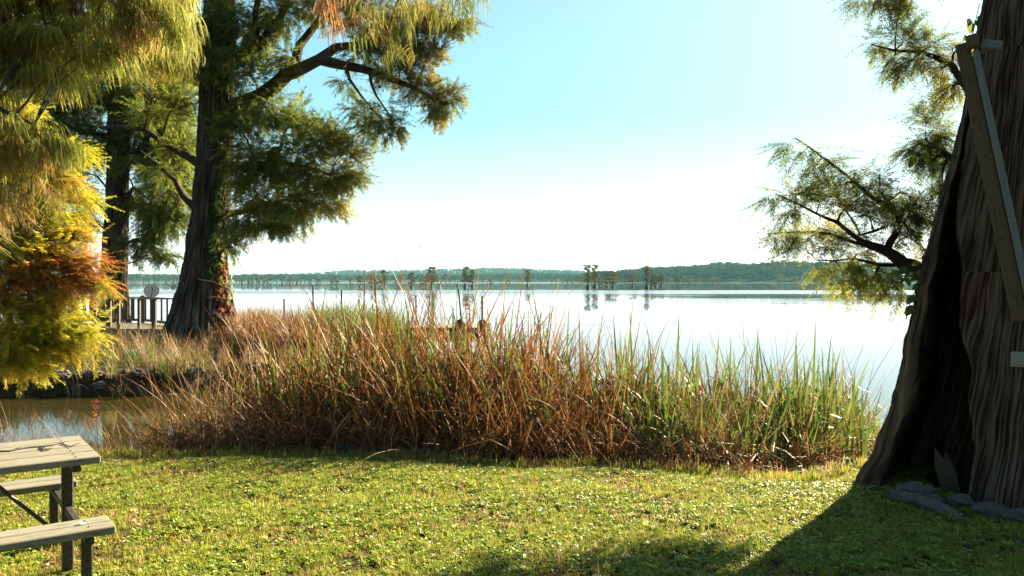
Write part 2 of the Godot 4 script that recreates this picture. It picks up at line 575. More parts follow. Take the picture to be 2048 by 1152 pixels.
# ------------------------------------------------------------------ cypress trees standing in the lake
func lake_tree(p: Vector3, h: float, half: float, kind: String, seed_: int, label: String, group: String) -> void:
	rng.seed = seed_
	var o := thing("lake_cypress", p, label, "tree", group)
	var t := Geo.new()
	var r0 := clampf(h * 0.095, 0.25, 0.8)
	var lean := Vector3(R(-0.05, 0.05), 0, R(-0.05, 0.05)) * h
	var pts := []
	var rad := []
	for k in [[-0.05, 1.5], [0.03, 1.15], [0.09, 0.75], [0.16, 0.42], [0.3, 0.27], [0.6, 0.19], [0.85, 0.12], [1.0, 0.04]]:
		pts.append(Vector3(0, h * k[0], 0) + lean * k[0] + (Vector3(R(-0.1, 0.1), 0, R(-0.1, 0.1)) if k[0] > 0.2 else Vector3.ZERO))
		rad.append(r0 * k[1])
	t.tube(pts, rad, 9, Color.WHITE)
	var leaf := Geo.new()
	var pal := [Color(0.17, 0.16, 0.05), Color(0.21, 0.16, 0.055), Color(0.13, 0.14, 0.05)]
	if kind == "orange": pal = [Color(0.32, 0.16, 0.06), Color(0.26, 0.16, 0.07), Color(0.2, 0.14, 0.06)]
	if kind != "snag":
		var layers := int(clampf(h * 1.5, 5, 12))
		for L in layers:
			var f := lerpf(0.26, 1.0, (L + R(-0.3, 0.3)) / (layers - 1))
			f = clampf(f, 0.2, 1.0)
			var wide := half
			if kind == "flat": wide *= (0.75 if f > 0.8 else (0.5 if f > 0.62 else 0.85 - 0.3 * f))
			elif kind == "round": wide *= sqrt(maxf(0.12, 1.0 - pow((f - 0.58) / 0.5, 2)))
			else: wide *= 1.0 - 0.55 * f + 0.12 * sin(L * 2.3)
			for a in 5:
				var an := R(0, TAU)
				var len := wide * R(0.7, 1.3)
				var s := Vector3(0, h * f, 0) + lean * f
				var e := s + Vector3(cos(an) * len, R(-0.02, 0.06) * h, sin(an) * len)
				t.tube([s, s.lerp(e, 0.5) + Vector3(0, 0.03 * h, 0), e], [r0 * 0.09, r0 * 0.06, r0 * 0.02], 3)
				for j in int(18 + len * 14):
					var q := s.lerp(e, R(0.25, 1.08)) + Vector3(R(-0.3, 0.3) * len * 0.6, R(-0.025, 0.03) * h, R(-0.3, 0.3) * len * 0.6)
					var d := Vector3(R(-1, 1), R(-0.5, 0.2), R(-1, 1)).normalized() * R(0.16, 0.34)
					leaf.tri(q - d, q + d, q + Vector3(R(-0.2, 0.2), R(-0.2, 0.1), R(-0.2, 0.2)), pick(pal))
	part("trunk", t.mesh(M.far_bark, true), o)
	if leaf.v.size(): part("crown", leaf.mesh(M.far_leaf), o)

const ORD := ["first", "second", "third", "fourth", "fifth", "sixth", "seventh", "eighth", "ninth", "tenth", "eleventh", "twelfth", "thirteenth", "fourteenth", "fifteenth", "sixteenth", "seventeenth", "eighteenth", "nineteenth", "twentieth", "twenty-first", "twenty-second", "twenty-third", "twenty-fourth", "twenty-fifth", "twenty-sixth", "twenty-seventh", "twenty-eighth", "twenty-ninth", "thirtieth", "thirty-first", "thirty-second", "thirty-third"]

func lake_trees() -> void:
	# [column, row of the foot, row of the top, half width, kind]
	var near := [[514, 570, 552, 4, "tall"], [528, 570, 556, 4, "round"], [664, 573, 554, 6, "flat"], [674, 573, 552, 6, "tall"], [701, 573, 559, 6, "orange"], [720, 573.5, 552, 10, "tall"], [744, 574, 547, 8, "tall"], [751, 573, 555, 6, "orange"], [762, 573.5, 556, 9, "round"], [769, 574, 541, 11, "tall"], [796, 573, 555, 9, "orange"], [823, 576, 546, 11, "tall"], [841, 573, 557, 9, "orange"], [853, 574, 552, 11, "orange"], [863, 576, 535, 17, "tall"], [915, 573, 549, 2, "snag"], [930, 574, 534, 12, "flat"], [945, 574, 541, 10, "tall"], [981, 571, 559, 6, "orange"], [1055, 571, 541, 11, "tall"], [1176, 576, 532, 10, "flat"], [1190, 574, 531, 12, "flat"], [1200, 573, 558, 7, "round"], [1214, 574, 546, 9, "round"], [1226, 575, 544, 14, "round"], [1265, 574, 550, 13, "round"], [1294, 576, 534, 10, "flat"], [1303, 576, 550, 5, "tall"], [1312, 573, 549, 8, "round"], [1323, 573, 549, 9, "round"], [1357, 573, 554, 8, "round"], [1675, 574, 551, 10, "round"], [1699, 575, 548, 11, "round"]]
	for k in near.size():
		var t: Array = near[k]
		var D: float = (EYE - WATER) * F / (t[1] - HORIZON)
		var p := at(t[0], t[1], D); p.y = WATER
		var look: String = {"tall": "slender layered", "flat": "flat-topped tall", "round": "round-crowned", "orange": "short rusty-leaved", "snag": "bare dead"}[t[4]]
		lake_tree(p, (t[1] - t[2]) / F * D, t[3] / F * D, t[4], 300 + k, "%s cypress standing in the lake, %s from the left in the middle row" % [look, ORD[k]], "cypresses standing in the lake")
	var far := [[892, 556, 3], [900, 554, 4], [965, 557, 3], [1003, 556, 4], [1013, 556, 5], [1019, 555, 4], [1103, 556, 3], [1113, 557, 3], [1125, 555, 5], [1135, 552, 3], [1145, 553, 4], [1162, 553, 6], [1335, 553, 7], [1367, 551, 6], [1381, 553, 7], [1396, 556, 6], [1426, 554, 8], [1436, 555, 7], [1530, 557, 3], [1558, 548, 11], [1592, 553, 9], [1622, 552, 10], [1642, 553, 9]]
	for k in far.size():
		var t: Array = far[k]
		var D := 830.0
		var p := at(t[0], 566, D); p.y = WATER
		lake_tree(p, (566.0 - t[1]) / F * D, t[2] / F * D, "round", 400 + k, "tiny far cypress before the hills, %s from the left in the back row" % ORD[k], "far cypresses before the hills")
	# fallen snag lying in the water by the deck
	var o := thing("fallen_snag", at(345, 572, 300), "bare fallen branch sticking out of the water beside the ivy-clad trunk", "snag")
	o.position.y = WATER
	var g := Geo.new()
	rng.seed = 9
	for k in 7:
		var e := Vector3(R(-5, 3), R(0.6, 2.6), R(-1, 1))
		g.tube([Vector3(k * 0.3, -0.2, 0), e * 0.5 + Vector3(0, 0.2, 0), e], [0.16, 0.1, 0.03], 4)
	part("branches", g.mesh(M.far_bark, true), o)

# ------------------------------------------------------------------ the large trees
# rings: [height, centre x, centre z, radius]; shape(angle, height, radius) gives the outline of each ring
func trunk_mesh(rings: Array, step: float, nang: int, shape: Callable, mat: Material, seed_: int, rough: float, around := 8.0, push = null) -> ArrayMesh:
	var g := Geo.new()
	var f := FastNoiseLite.new()
	f.seed = seed_; f.frequency = 1.0; f.fractal_octaves = 3
	var h: float = rings[0][0]
	var hs := []
	while h < rings[-1][0]:
		hs.append(h); h += step * (1.0 if h < 5.0 else 2.5)
	hs.append(rings[-1][0])
	var tx := []; var tz := []; var tr := []
	for r in rings:
		tx.append([r[0], r[1]]); tz.append([r[0], r[2]]); tr.append([r[0], r[3]])
	for y in hs:
		var rad := interp(tr, y)
		var cx := interp(tx, y)
		var cz := interp(tz, y)
		for q in nang + 1:
			var an := TAU * (q % nang) / nang
			var rr: float = shape.call(an, y, rad)
			# long fibrous ridges of the bark
			var wa := an + 0.09 * f.get_noise_3d(cos(an) * 2.0, sin(an) * 2.0, y * 0.8 + 3.0)
			var n := f.get_noise_3d(cos(wa) * around, sin(wa) * around, y * 0.9)
			var n2 := f.get_noise_3d(cos(wa) * around * 3.0, sin(wa) * around * 3.0, y * 3.0 + 7.0)
			var n3 := f.get_noise_3d(cos(wa) * around * 2.0, sin(wa) * around * 2.0, y * 7.0 + 31.0)
			rr += rough * (absf(n) * -1.8 + 0.5 + n2 * 0.8 + n3 * 0.6)
			var p := Vector3(cx + cos(an) * rr, y, cz + sin(an) * rr)
			if push != null: p += push.call(an, y)
			g.add(p, Color.WHITE, Vector2(float(q) / nang, y))
	for r in hs.size() - 1:
		for q in nang:
			var a := r * (nang + 1) + q
			var b := a + nang + 1
			for n in [a, a + 1, b, a + 1, b + 1, b]: g.i.append(n)
	return g.mesh(mat, true)

# a feathery twig one unit long along x, its leaflets spread flat to both sides and drooping a little
func frond_mesh(n: int, length: float, width: float, droop: float, mat: Material, seed_: int) -> ArrayMesh:
	rng.seed = seed_
	var g := Geo.new()
	g.ribbon([Vector3.ZERO, Vector3(0.5, -droop * 0.25, 0), Vector3(1, -droop, 0)], Vector3(0, 0, 1), [width * 0.5, width * 0.4, width * 0.2], Color(0.6, 0.5, 0.4), Color(0.8, 0.8, 0.7))
	for k in n:
		var t := (k + 0.6) / n
		var p := Vector3(t, -droop * t * t, 0)
		var sgn := 1.0 if k % 2 else -1.0
		var d := Vector3(R(0.45, 0.85), R(-0.45, 0.15) - droop * t, sgn * R(0.5, 0.95)).normalized() * length * R(0.6, 1.15) * (1.05 - 0.5 * t)
		var side := d.cross(Vector3(R(-0.5, 0.5), 1, R(-0.5, 0.5))).normalized()
		var kk := R(0.75, 1.3)
		g.leaf(p, d, side, width * R(0.7, 1.2), Color(kk, kk, kk * R(0.7, 1.1)))
	return g.mesh(mat)

# a twig from which thin strands hang
func strand_mesh(n: int, width: float, mat: Material, seed_: int) -> ArrayMesh:
	rng.seed = seed_
	var g := Geo.new()
	g.ribbon([Vector3.ZERO, Vector3(0.5, 0.02, 0), Vector3(1, -0.12, 0)], Vector3(0, 0, 1), [width * 0.8, width * 0.6, width * 0.3], Color(0.5, 0.4, 0.3), Color(0.6, 0.5, 0.4))
	for k in n:
		var t := R(0.05, 1.0)
		var p := Vector3(t, -0.1 * t * t, R(-0.03, 0.03))
		var lng := R(0.35, 1.0)
		var out := Vector3(R(-0.1, 0.35), 0, R(-0.35, 0.35))
		var a := p + out * 0.45 + Vector3(0, -lng * 0.22, 0)
		var b := p + out * 0.75 + Vector3(0, -lng * 0.62, 0)
		var e := p + out * 0.85 + Vector3(0, -lng, 0)
		var kk := R(0.7, 1.3)
		var side := Vector3(R(-1, 1), 0, R(-1, 1)).normalized()
		g.ribbon([p, a, b, e], side, [width * 0.6, width, width * 0.9, width * 0.2], Color(kk, kk, kk), Color(kk * 1.1, kk * 1.02, kk))
		# short needles give the strand a furry edge
		for j in 12:
			var q := p.lerp(e, R(0.0, 0.95))
			var d := Vector3(R(-1, 1), R(-1.4, -0.5), R(-1, 1)).normalized() * R(0.05, 0.1)
			g.tri(q - side * width * 0.3, q + side * width * 0.3, q + d, Color(kk, kk, kk))
	return g.mesh(mat)

# limbs reach from the nearest wood to each foliage pad, and twigs with sprays fill it
# pads: [column, row, depth, half width, half height, sprays, palette]
func crown(o: Node3D, nodes: Array, limbs: Array, pads: Array, pals: Dictionary, sprays: Array, size: Vector2, droop: float, lift: float, seed_: int, wood_mat: Material, thick := 1.0, sides := 6) -> void:
	rng.seed = seed_
	var base: Vector3 = o.position
	var w := Geo.new()
	for l in limbs:
		var pts := []
		var rad := []
		for k in l.pts.size():
			var p := at(l.pts[k][0], l.pts[k][1], l.pts[k][2])
			if k > 0:
				var prev: Vector3 = pts[-1]
				pts.append(prev.lerp(p + base * 0.0 - base, 0.5) + rv() * prev.distance_to(p - base) * 0.05)
				rad.append(0.0)
			pts.append(p - base)
			rad.append(0.0)
		for k in pts.size(): rad[k] = lerpf(l.r0, l.r1, float(k) / (pts.size() - 1))
		var lg := Geo.new()
		lg.tube(pts, rad, sides + 2)
		part("limb", lg.mesh(wood_mat, true), o)
		for k in range(1, pts.size()): nodes.append([pts[k] + base, rad[k]])
	var xf := []
	var co := []
	for s in sprays: xf.append([]); co.append([])
	for p in pads:
		var c := at(p[0], p[1], p[2])
		var rx: float = p[3] / F * p[2]
		var ry: float = p[4] / F * p[2]
		var best := 0
		var bd := 1e9
		for k in nodes.size():
			var q: Vector3 = nodes[k][0]
			var dd := q.distance_to(c) + maxf(0.0, q.y + lift * Vector2(q.x - c.x, q.z - c.z).length() - c.y) * 0.7
			if dd < bd: bd = dd; best = k
		var s: Vector3 = nodes[best][0]
		var far := s.distance_to(c)
		var r0: float = minf(nodes[best][1] * 0.7, 0.012 + far * 0.022)
		var mid := s.lerp(c, 0.5) + Vector3(0, far * 0.12, 0) + rv() * far * 0.07
		var limb := [s - base, (s.lerp(mid, 0.5) + rv() * far * 0.03) - base, mid - base, (mid.lerp(c, 0.5) + rv() * far * 0.03 + Vector3(0, far * 0.02, 0)) - base, c - base]
		w.tube(limb, [r0, r0 * 0.85, r0 * 0.7, r0 * 0.5, r0 * 0.3], sides)
		var nt := int(clampf(p[5] / 22.0, 3, 14))
		for k in nt:
			var st: Vector3 = limb[4].lerp(limb[2], R(0.0, 0.7))
			var dir := rv().normalized()
			var e: Vector3 = c - base + Vector3(dir.x * rx, dir.y * ry, dir.z * rx * 0.85) * pow(R(0.3, 1.0), 0.5)
			var ln := st.distance_to(e)
			var m1 := st.lerp(e, 0.5) + Vector3(0, ln * 0.1, 0) + rv() * ln * 0.06
			w.tube([st, m1, e], [r0 * 0.3, r0 * 0.2, r0 * 0.06 + 0.001], 4)
			var pal: Array = pals[p[6]]
			var tone: Color = pick(pal)
			for j in int(p[5] * thick / nt):
				var t := pow(R(0.0, 1.0), 0.7)
				var q := st.lerp(m1, t * 2.0) if t < 0.5 else m1.lerp(e, t * 2.0 - 1.0)
				q += Vector3(R(-1, 1) * rx, R(-1, 0.7) * ry, R(-1, 1) * rx) * 0.42
				var outward := (q - (st * 0.6 + (s - base) * 0.4)).normalized()
				var d := (outward + rv() * 0.75 + Vector3(0, -droop, 0)).normalized()
				if droop < 0.0:
					d.y *= 0.2
					d = d.normalized()
				var z := d.cross(Vector3.UP + rv() * (0.4 if droop >= 0.0 else 0.3))
				if z.length() < 0.1: z = d.cross(Vector3.RIGHT)
				z = z.normalized()
				var sc := R(size.x, size.y)
				var up := z.cross(d).normalized()
				if up.y < 0: up = -up; z = -z
				var kd := rng.randi() % sprays.size()
				xf[kd].append(Transform3D(Basis(d * sc, up * sc, z * sc), q))
				co[kd].append(tone.lerp(pick(pal), 0.55))
	part("branches", w.mesh(wood_mat, true), o).set_meta("kind", "stuff")
	var cr := Node3D.new()
	cr.name = "crown"
	o.add_child(cr, true)
	for kd in sprays.size():
		var mm := scatter("foliage", sprays[kd], xf[kd], co[kd], cr)
		mm.set_meta("kind", "stuff")

# strands hang straight down whatever way the twig points
func big_trees() -> void:
	var pals := {
		"g": [Color(0.15, 0.18, 0.03), Color(0.21, 0.23, 0.034), Color(0.10, 0.135, 0.026)],
		"d": [Color(0.12, 0.155, 0.028), Color(0.10, 0.135, 0.028), Color(0.15, 0.18, 0.03)],
		"y": [Color(0.29, 0.28, 0.035), Color(0.2, 0.21, 0.03), Color(0.34, 0.29, 0.04)],
		"b": [Color(0.2, 0.18, 0.04), Color(0.17, 0.19, 0.034), Color(0.24, 0.17, 0.045), Color(0.14, 0.17, 0.03)],
		"lime": [Color(0.48, 0.46, 0.04), Color(0.52, 0.44, 0.04), Color(0.36, 0.38, 0.035)],
		"gold": [Color(0.52, 0.34, 0.035), Color(0.46, 0.38, 0.04), Color(0.3, 0.28, 0.03)],
		"rust": [Color(0.48, 0.2, 0.04), Color(0.4, 0.15, 0.04), Color(0.46, 0.29, 0.045)],
		"dead": [Color(0.3, 0.13, 0.05), Color(0.25, 0.12, 0.055), Color(0.34, 0.18, 0.07)],
		"olive": [Color(0.31, 0.31, 0.06), Color(0.23, 0.26, 0.045), Color(0.37, 0.33, 0.07)],
		"tan": [Color(0.36, 0.24, 0.07), Color(0.3, 0.27, 0.06), Color(0.3, 0.16, 0.05)],
		"ol2": [Color(0.2, 0.24, 0.045), Color(0.28, 0.28, 0.055)],
	}
	var fronds := [frond_mesh(22, 0.34, 0.06, 0.16, M.leaf, 61), frond_mesh(20, 0.38, 0.065, 0.32, M.leaf, 62), frond_mesh(24, 0.3, 0.055, 0.08, M.leaf, 63)]
	var near_fronds := [frond_mesh(40, 0.25, 0.028, 0.15, M.near_leaf, 64), frond_mesh(36, 0.28, 0.03, 0.3, M.near_leaf, 65), frond_mesh(44, 0.22, 0.026, 0.05, M.near_leaf, 66)]
	var sparse_fronds := [frond_mesh(24, 0.27, 0.036, 0.15, M.near_leaf, 164), frond_mesh(20, 0.3, 0.038, 0.3, M.near_leaf, 165), frond_mesh(26, 0.24, 0.034, 0.05, M.near_leaf, 166)]
	var strands := [strand_mesh(9, 0.03, M.near_leaf, 67), strand_mesh(11, 0.028, M.near_leaf, 68)]

	# --- cypress with ivy on the far bank
	var D := 22.6
	var foot := at(405, 705, D)
	var o := thing("cypress_tree", Vector3(foot.x, -0.35, -D), "large cypress with flared ivy-clad trunk on the rocky bank beside the deck", "tree", "large bald cypresses")
	var rings := []
	var nodes := []
	for r in [[740, 404, 92], [715, 405, 88], [690, 405, 80], [660, 407, 70], [630, 408, 62], [600, 408, 56], [560, 410, 47], [500, 414, 41], [400, 424, 37], [300, 431, 36], [200, 436, 36], [100, 438, 34], [0, 442, 31], [-300, 446, 27], [-700, 450, 20], [-1100, 452, 8]]:
		var p := at(r[1], r[0], D) - o.position
		rings.append([p.y, p.x, p.z, r[2] / F * D])
		nodes.append([p + o.position, r[2] / F * D * 0.8])
	var lobes := func(an: float, h: float, r: float) -> float:
		var k := exp(-maxf(h, 0.0) / 1.6)
		return r * (0.93 + k * (0.17 * sin(an * 5.0 + 0.8 + sin(an * 2.0)) + 0.07 * sin(an * 11.0 + 2.0)) + 0.04 * sin(an * 3.0 + 1.0))
	part("trunk", trunk_mesh(rings, 0.1, 200, lobes, M.bark, 21, 0.035), o)
	var limbs := [
		{"pts": [[440, 235, 22.6], [520, 195, 22.4], [575, 150, 22.2], [640, 120, 22.0], [690, 132, 22.0], [760, 150, 21.8], [830, 176, 21.7], [895, 208, 21.6]], "r0": 0.26, "r1": 0.03},
		{"pts": [[640, 120, 22.0], [672, 96, 22.2], [720, 92, 22.3], [800, 70, 22.3], [900, 45, 22.4]], "r0": 0.15, "r1": 0.03},
		{"pts": [[575, 150, 22.2], [600, 92, 22.5], [640, 40, 22.8], [655, -60, 23]], "r0": 0.16, "r1": 0.05},
		{"pts": [[690, 132, 22.0], [700, 160, 21.9], [725, 195, 21.7], [775, 250, 21.5]], "r0": 0.06, "r1": 0.015},
		{"pts": [[740, 146, 21.9], [752, 190, 21.6], [790, 250, 21.3]], "r0": 0.05, "r1": 0.012},
		{"pts": [[515, 95, 22.4], [512, 30, 22.3], [530, -60, 22.2]], "r0": 0.12, "r1": 0.06},
		{"pts": [[440, 150, 22.6], [515, 95, 22.4], [560, 40, 22.6], [600, -40, 22.8]], "r0": 0.2, "r1": 0.06},
		{"pts": [[445, 330, 22.6], [520, 330, 22.0], [590, 330, 21.6], [660, 350, 21.2]], "r0": 0.12, "r1": 0.03},
		{"pts": [[445, 430, 22.6], [500, 420, 22.2], [570, 400, 21.8], [640, 410, 21.6]], "r0": 0.1, "r1": 0.02},
		{"pts": [[400, 330, 22.6], [350, 300, 22.8], [290, 260, 23.2], [200, 255, 24]], "r0": 0.13, "r1": 0.03},
		{"pts": [[395, 420, 22.6], [350, 360, 23], [280, 300, 23.4]], "r0": 0.12, "r1": 0.02},
	]
	var pads := [
		[900, 40, 22.3, 50, 26, 210, "b"], [850, 45, 22.1, 60, 34, 260, "b"], [790, 55, 22.0, 70, 46, 380, "b"], [720, 30, 22.2, 70, 46, 340, "g"], [640, 20, 22.6, 70, 50, 330, "y"], [560, 20, 22.6, 70, 50, 340, "g"], [500, 60, 22.3, 60, 50, 300, "g"],
		[885, 190, 21.6, 34, 24, 150, "b"], [850, 180, 21.7, 46, 26, 190, "b"], [880, 225, 21.5, 30, 14, 90, "b"], [800, 135, 21.7, 60, 30, 270, "b"], [740, 110, 21.8, 60, 30, 220, "g"], [860, 105, 22.0, 30, 18, 80, "b"], [820, 90, 22.0, 50, 26, 180, "b"],
		[760, 225, 21.4, 45, 34, 110, "g"], [800, 255, 21.2, 26, 22, 60, "b"], [720, 215, 21.6, 34, 26, 60, "g"], [745, 260, 21.3, 50, 20, 90, "g"], [690, 165, 22, 26, 14, 36, "g"],
		[590, 235, 22, 60, 36, 260, "g"], [530, 215, 22, 60, 46, 300, "g"], [500, 150, 22, 50, 40, 240, "d"], [560, 110, 22.2, 40, 26, 110, "g"], [650, 265, 21.6, 70, 34, 280, "g"], [600, 300, 21.6, 80, 38, 360, "g"], [690, 305, 21.3, 55, 26, 220, "b"], [700, 350, 21.3, 45, 26, 200, "b"],
		[640, 355, 21.4, 70, 34, 320, "g"], [560, 345, 21.6, 80, 44, 380, "g"], [500, 300, 21.8, 70, 50, 380, "g"], [640, 405, 21.5, 60, 30, 260, "y"], [580, 415, 21.6, 70, 36, 320, "g"], [520, 400, 21.8, 60, 44, 320, "y"], [500, 455, 21.8, 50, 30, 200, "g"], [560, 460, 21.7, 40, 18, 110, "g"], [475, 490, 22, 26, 22, 70, "g"],
		[430, 120, 21.4, 55, 44, 320, "d"], [400, 70, 21.4, 55, 44, 320, "d"], [370, 110, 22, 40, 36, 180, "d"], [450, 40, 21.4, 50, 40, 260, "d"], [470, 250, 21.4, 40, 30, 150, "g"], [490, 350, 21.4, 40, 30, 150, "y"],
		[350, 210, 22.6, 50, 36, 200, "g"], [330, 170, 23, 60, 30, 220, "y"], [310, 230, 23.4, 60, 26, 180, "g"], [355, 300, 22.8, 40, 30, 130, "g"], [330, 345, 23.2, 46, 22, 110, "g"],
		# the crown goes on above the picture
		[700, -60, 22.4, 110, 50, 300, "g"], [560, -70, 22.6, 110, 50, 300, "g"], [420, -60, 22.2, 90, 50, 260, "g"], [840, -40, 22.2, 70, 34, 200, "b"], [600, -220, 22.6, 150, 70, 260, "g"], [420, -260, 22.4, 150, 70, 260, "g"], [280, -180, 22.8, 110, 70, 220, "g"], [520, -430, 22.4, 150, 80, 240, "g"], [380, -560, 22.6, 130, 80, 220, "g"], [480, -760, 22.6, 110, 80, 180, "g"],
	]
	crown(o, nodes, limbs, pads, pals, fronds, Vector2(0.26, 0.5), 0.35, 0.1, 81, M.bark, 1.1)
	# ivy and red creeper climbing that trunk
	creeper(o.position, rings, lobes)

	# --- second cypress behind the deck
	D = 31.0
	foot = at(228, 660, D)
	o = thing("cypress_tree", Vector3(foot.x, -0.5, -D), "tall straight cypress standing behind the wooden deck railing", "tree", "large bald cypresses")
	rings = []
	nodes = []
	for r in [[690, 228, 36], [660, 228, 33], [620, 229, 29], [560, 229, 26], [500, 231, 25], [400, 236, 22], [300, 238, 21], [200, 239, 20], [0, 240, 18], [-300, 240, 14], [-560, 240, 6]]:
		var p := at(r[1], r[0], D) - o.position
		rings.append([p.y, p.x, p.z, r[2] / F * D])
		nodes.append([p + o.position, r[2] / F * D * 0.7])
	part("trunk", trunk_mesh(rings, 0.14, 160, lobes, M.bark, 23, 0.035), o)
	limbs = [
		{"pts": [[245, 262, 31], [290, 250, 31], [340, 280, 30.5], [400, 310, 30]], "r0": 0.16, "r1": 0.05},
		{"pts": [[245, 300, 31], [290, 300, 30.6], [330, 340, 30.2], [360, 400, 29.8]], "r0": 0.16, "r1": 0.03},
		{"pts": [[225, 275, 31], [160, 262, 31], [90, 240, 31.5]], "r0": 0.12, "r1": 0.03},
		{"pts": [[225, 215, 31], [190, 205, 30.5], [265, 190, 29.5]], "r0": 0.1, "r1": 0.03},
		{"pts": [[250, 400, 31], [268, 375, 30.8], [300, 400, 30.6]], "r0": 0.1, "r1": 0.03},
	]
	pads = [
		[120, 205, 31, 90, 26, 300, "d"], [150, 245, 31, 80, 30, 300, "d"], [90, 260, 31.4, 70, 30, 220, "d"], [190, 180, 31, 70, 26, 220, "d"], [180, 300, 31, 50, 24, 140, "d"], [160, 340, 31, 40, 28, 120, "d"], [185, 390, 31, 28, 26, 70, "d"], [190, 455, 31, 18, 18, 40, "d"],
		[290, 200, 30.6, 60, 26, 220, "g"], [330, 250, 30.4, 60, 26, 220, "g"], [300, 330, 30.6, 40, 22, 90, "g"], [350, 330, 30.2, 50, 26, 150, "g"], [340, 385, 30, 50, 26, 160, "g"], [300, 420, 30.4, 46, 22, 120, "g"], [330, 450, 30.2, 50, 24, 160, "d"], [290, 475, 30.6, 34, 18, 90, "d"], [320, 500, 30.4, 36, 16, 80, "d"], [285, 520, 30.6, 22, 10, 30, "d"], [235, 330, 29.8, 30, 16, 40, "g"], [245, 480, 30, 20, 14, 30, "d"],
		[240, 100, 31, 120, 60, 360, "d"], [60, 170, 32, 110, 60, 420, "d"], [20, 280, 32, 110, 60, 420, "d"], [120, 300, 32, 70, 40, 240, "d"], [300, 270, 31.5, 90, 50, 320, "d"], [280, 220, 32, 90, 40, 300, "d"], [360, 180, 31.5, 60, 60, 260, "d"], [370, 280, 31.5, 60, 50, 240, "g"], [170, 140, 32, 90, 50, 300, "d"], [345, 430, 31, 46, 30, 170, "g"], [280, 380, 31.4, 36, 30, 120, "g"], [370, 360, 31.2, 36, 40, 150, "g"], [300, 300, 31.4, 50, 26, 150, "g"], [185, 290, 31.4, 30, 30, 100, "d"], [180, 430, 31.2, 24, 30, 70, "d"], [100, 120, 31, 110, 50, 300, "d"], [360, 120, 31, 80, 50, 260, "d"], [240, -60, 31, 160, 70, 300, "d"], [240, -250, 31, 150, 70, 260, "d"], [240, -430, 31, 90, 60, 160, "d"],
	]
	crown(o, nodes, limbs, pads, pals, fronds, Vector2(0.4, 0.7), 0.4, 0.1, 82, M.bark, 1.25)

	# --- young golden cypress at the left, over the inlet
	o = thing("golden_cypress", Vector3(-8.6, -0.7, -11.6), "young cypress turning yellow and orange over the inlet, behind the picnic table", "tree")
	nodes = []
	rings = []
	for k in 9:
		var y := k * 1.1
		rings.append([y, 0.03 * y, 0.0, 0.24 * (1.0 - k / 9.5)])
		nodes.append([o.position + Vector3(0.03 * y, y, 0), 0.2 * (1.0 - k / 10.0)])
	rings[0][3] = 0.42
	part("trunk", trunk_mesh(rings, 0.2, 60, func(an: float, h: float, r: float) -> float: return r * (1.0 + 0.12 * sin(an * 4.0)), M.bark, 25, 0.015), o)
	limbs = []
	pads = [
		[40, 225, 10.6, 50, 26, 200, "lime"], [95, 330, 10.6, 60, 26, 230, "lime"], [150, 312, 10.4, 34, 16, 110, "lime"], [130, 305, 10.8, 50, 26, 160, "lime"], [170, 400, 10.8, 30, 20, 90, "lime"], [120, 385, 10.9, 60, 30, 200, "lime"], [90, 450, 10.9, 80, 34, 240, "gold"], [160, 440, 10.8, 34, 18, 90, "gold"], [30, 300, 10.4, 60, 30, 190, "gold"], [60, 370, 10.5, 70, 34, 260, "lime"], [130, 365, 10.4, 46, 20, 140, "gold"], [30, 430, 10.3, 60, 34, 220, "gold"], [110, 420, 10.5, 60, 22, 170, "lime"], [150, 470, 10.4, 36, 22, 140, "gold"],
		[50, 490, 10.3, 70, 34, 280, "lime"], [110, 510, 10.3, 60, 30, 260, "gold"], [160, 525, 10.2, 42, 26, 210, "rust"], [175, 565, 10.2, 40, 20, 190, "rust"], [205, 575, 10.1, 20, 10, 50, "gold"], [60, 560, 10.2, 80, 34, 340, "rust"], [130, 580, 10.2, 60, 26, 260, "gold"], [40, 620, 10.1, 80, 34, 340, "gold"], [120, 635, 10.1, 60, 30, 320, "lime"], [165, 665, 10.0, 34, 20, 150, "lime"], [60, 680, 10.1, 80, 34, 360, "lime"], [120, 700, 10.0, 54, 22, 260, "gold"], [20, 720, 10.1, 50, 22, 170, "gold"], [70, 735, 10.0, 40, 12, 90, "lime"],
		[-60, 300, 11, 90, 60, 220, "gold"], [-70, 460, 11, 90, 60, 240, "lime"], [-80, 600, 11, 90, 60, 240, "gold"], [-60, 160, 11, 90, 60, 220, "lime"], [-140, 0, 11.4, 90, 70, 200, "gold"],
	]
	crown(o, nodes, limbs, pads, pals, near_fronds, Vector2(0.18, 0.36), 0.25, -0.05, 83, M.twig, 1.15)

	# --- drooping cypress whose trunk is outside the picture
	o = thing("drooping_cypress", Vector3(-6.4, -0.1, -6.6), "drooping olive cypress branches hanging into the top left corner", "tree")
	nodes = []
	rings = []
	for k in 10:
		var y := k * 0.9
		rings.append([y, 0.0, 0.0, 0.34 * (1.0 - k / 12.0)])
		nodes.append([o.position + Vector3(0, y, 0), 0.25 * (1.0 - k / 12.0)])
	rings[0][3] = 0.5
	part("trunk", trunk_mesh(rings, 0.2, 60, func(an: float, h: float, r: float) -> float: return r * (1.0 + 0.12 * sin(an * 4.0)), M.bark, 27, 0.015), o)
	limbs = [{"pts": [[-570, 90, 6.6], [-100, 20, 6.8], [80, -10, 6.8], [220, -10, 6.9], [330, -40, 7.0]], "r0": 0.08, "r1": 0.012}, {"pts": [[-570, 260, 6.6], [-150, 190, 6.5], [-20, 210, 6.4], [70, 250, 6.4]], "r0": 0.05, "r1": 0.01}, {"pts": [[-570, 120, 6.6], [-100, 60, 7.2], [60, 40, 7.4], [190, 30, 7.6], [260, 10, 7.6]], "r0": 0.06, "r1": 0.012}]
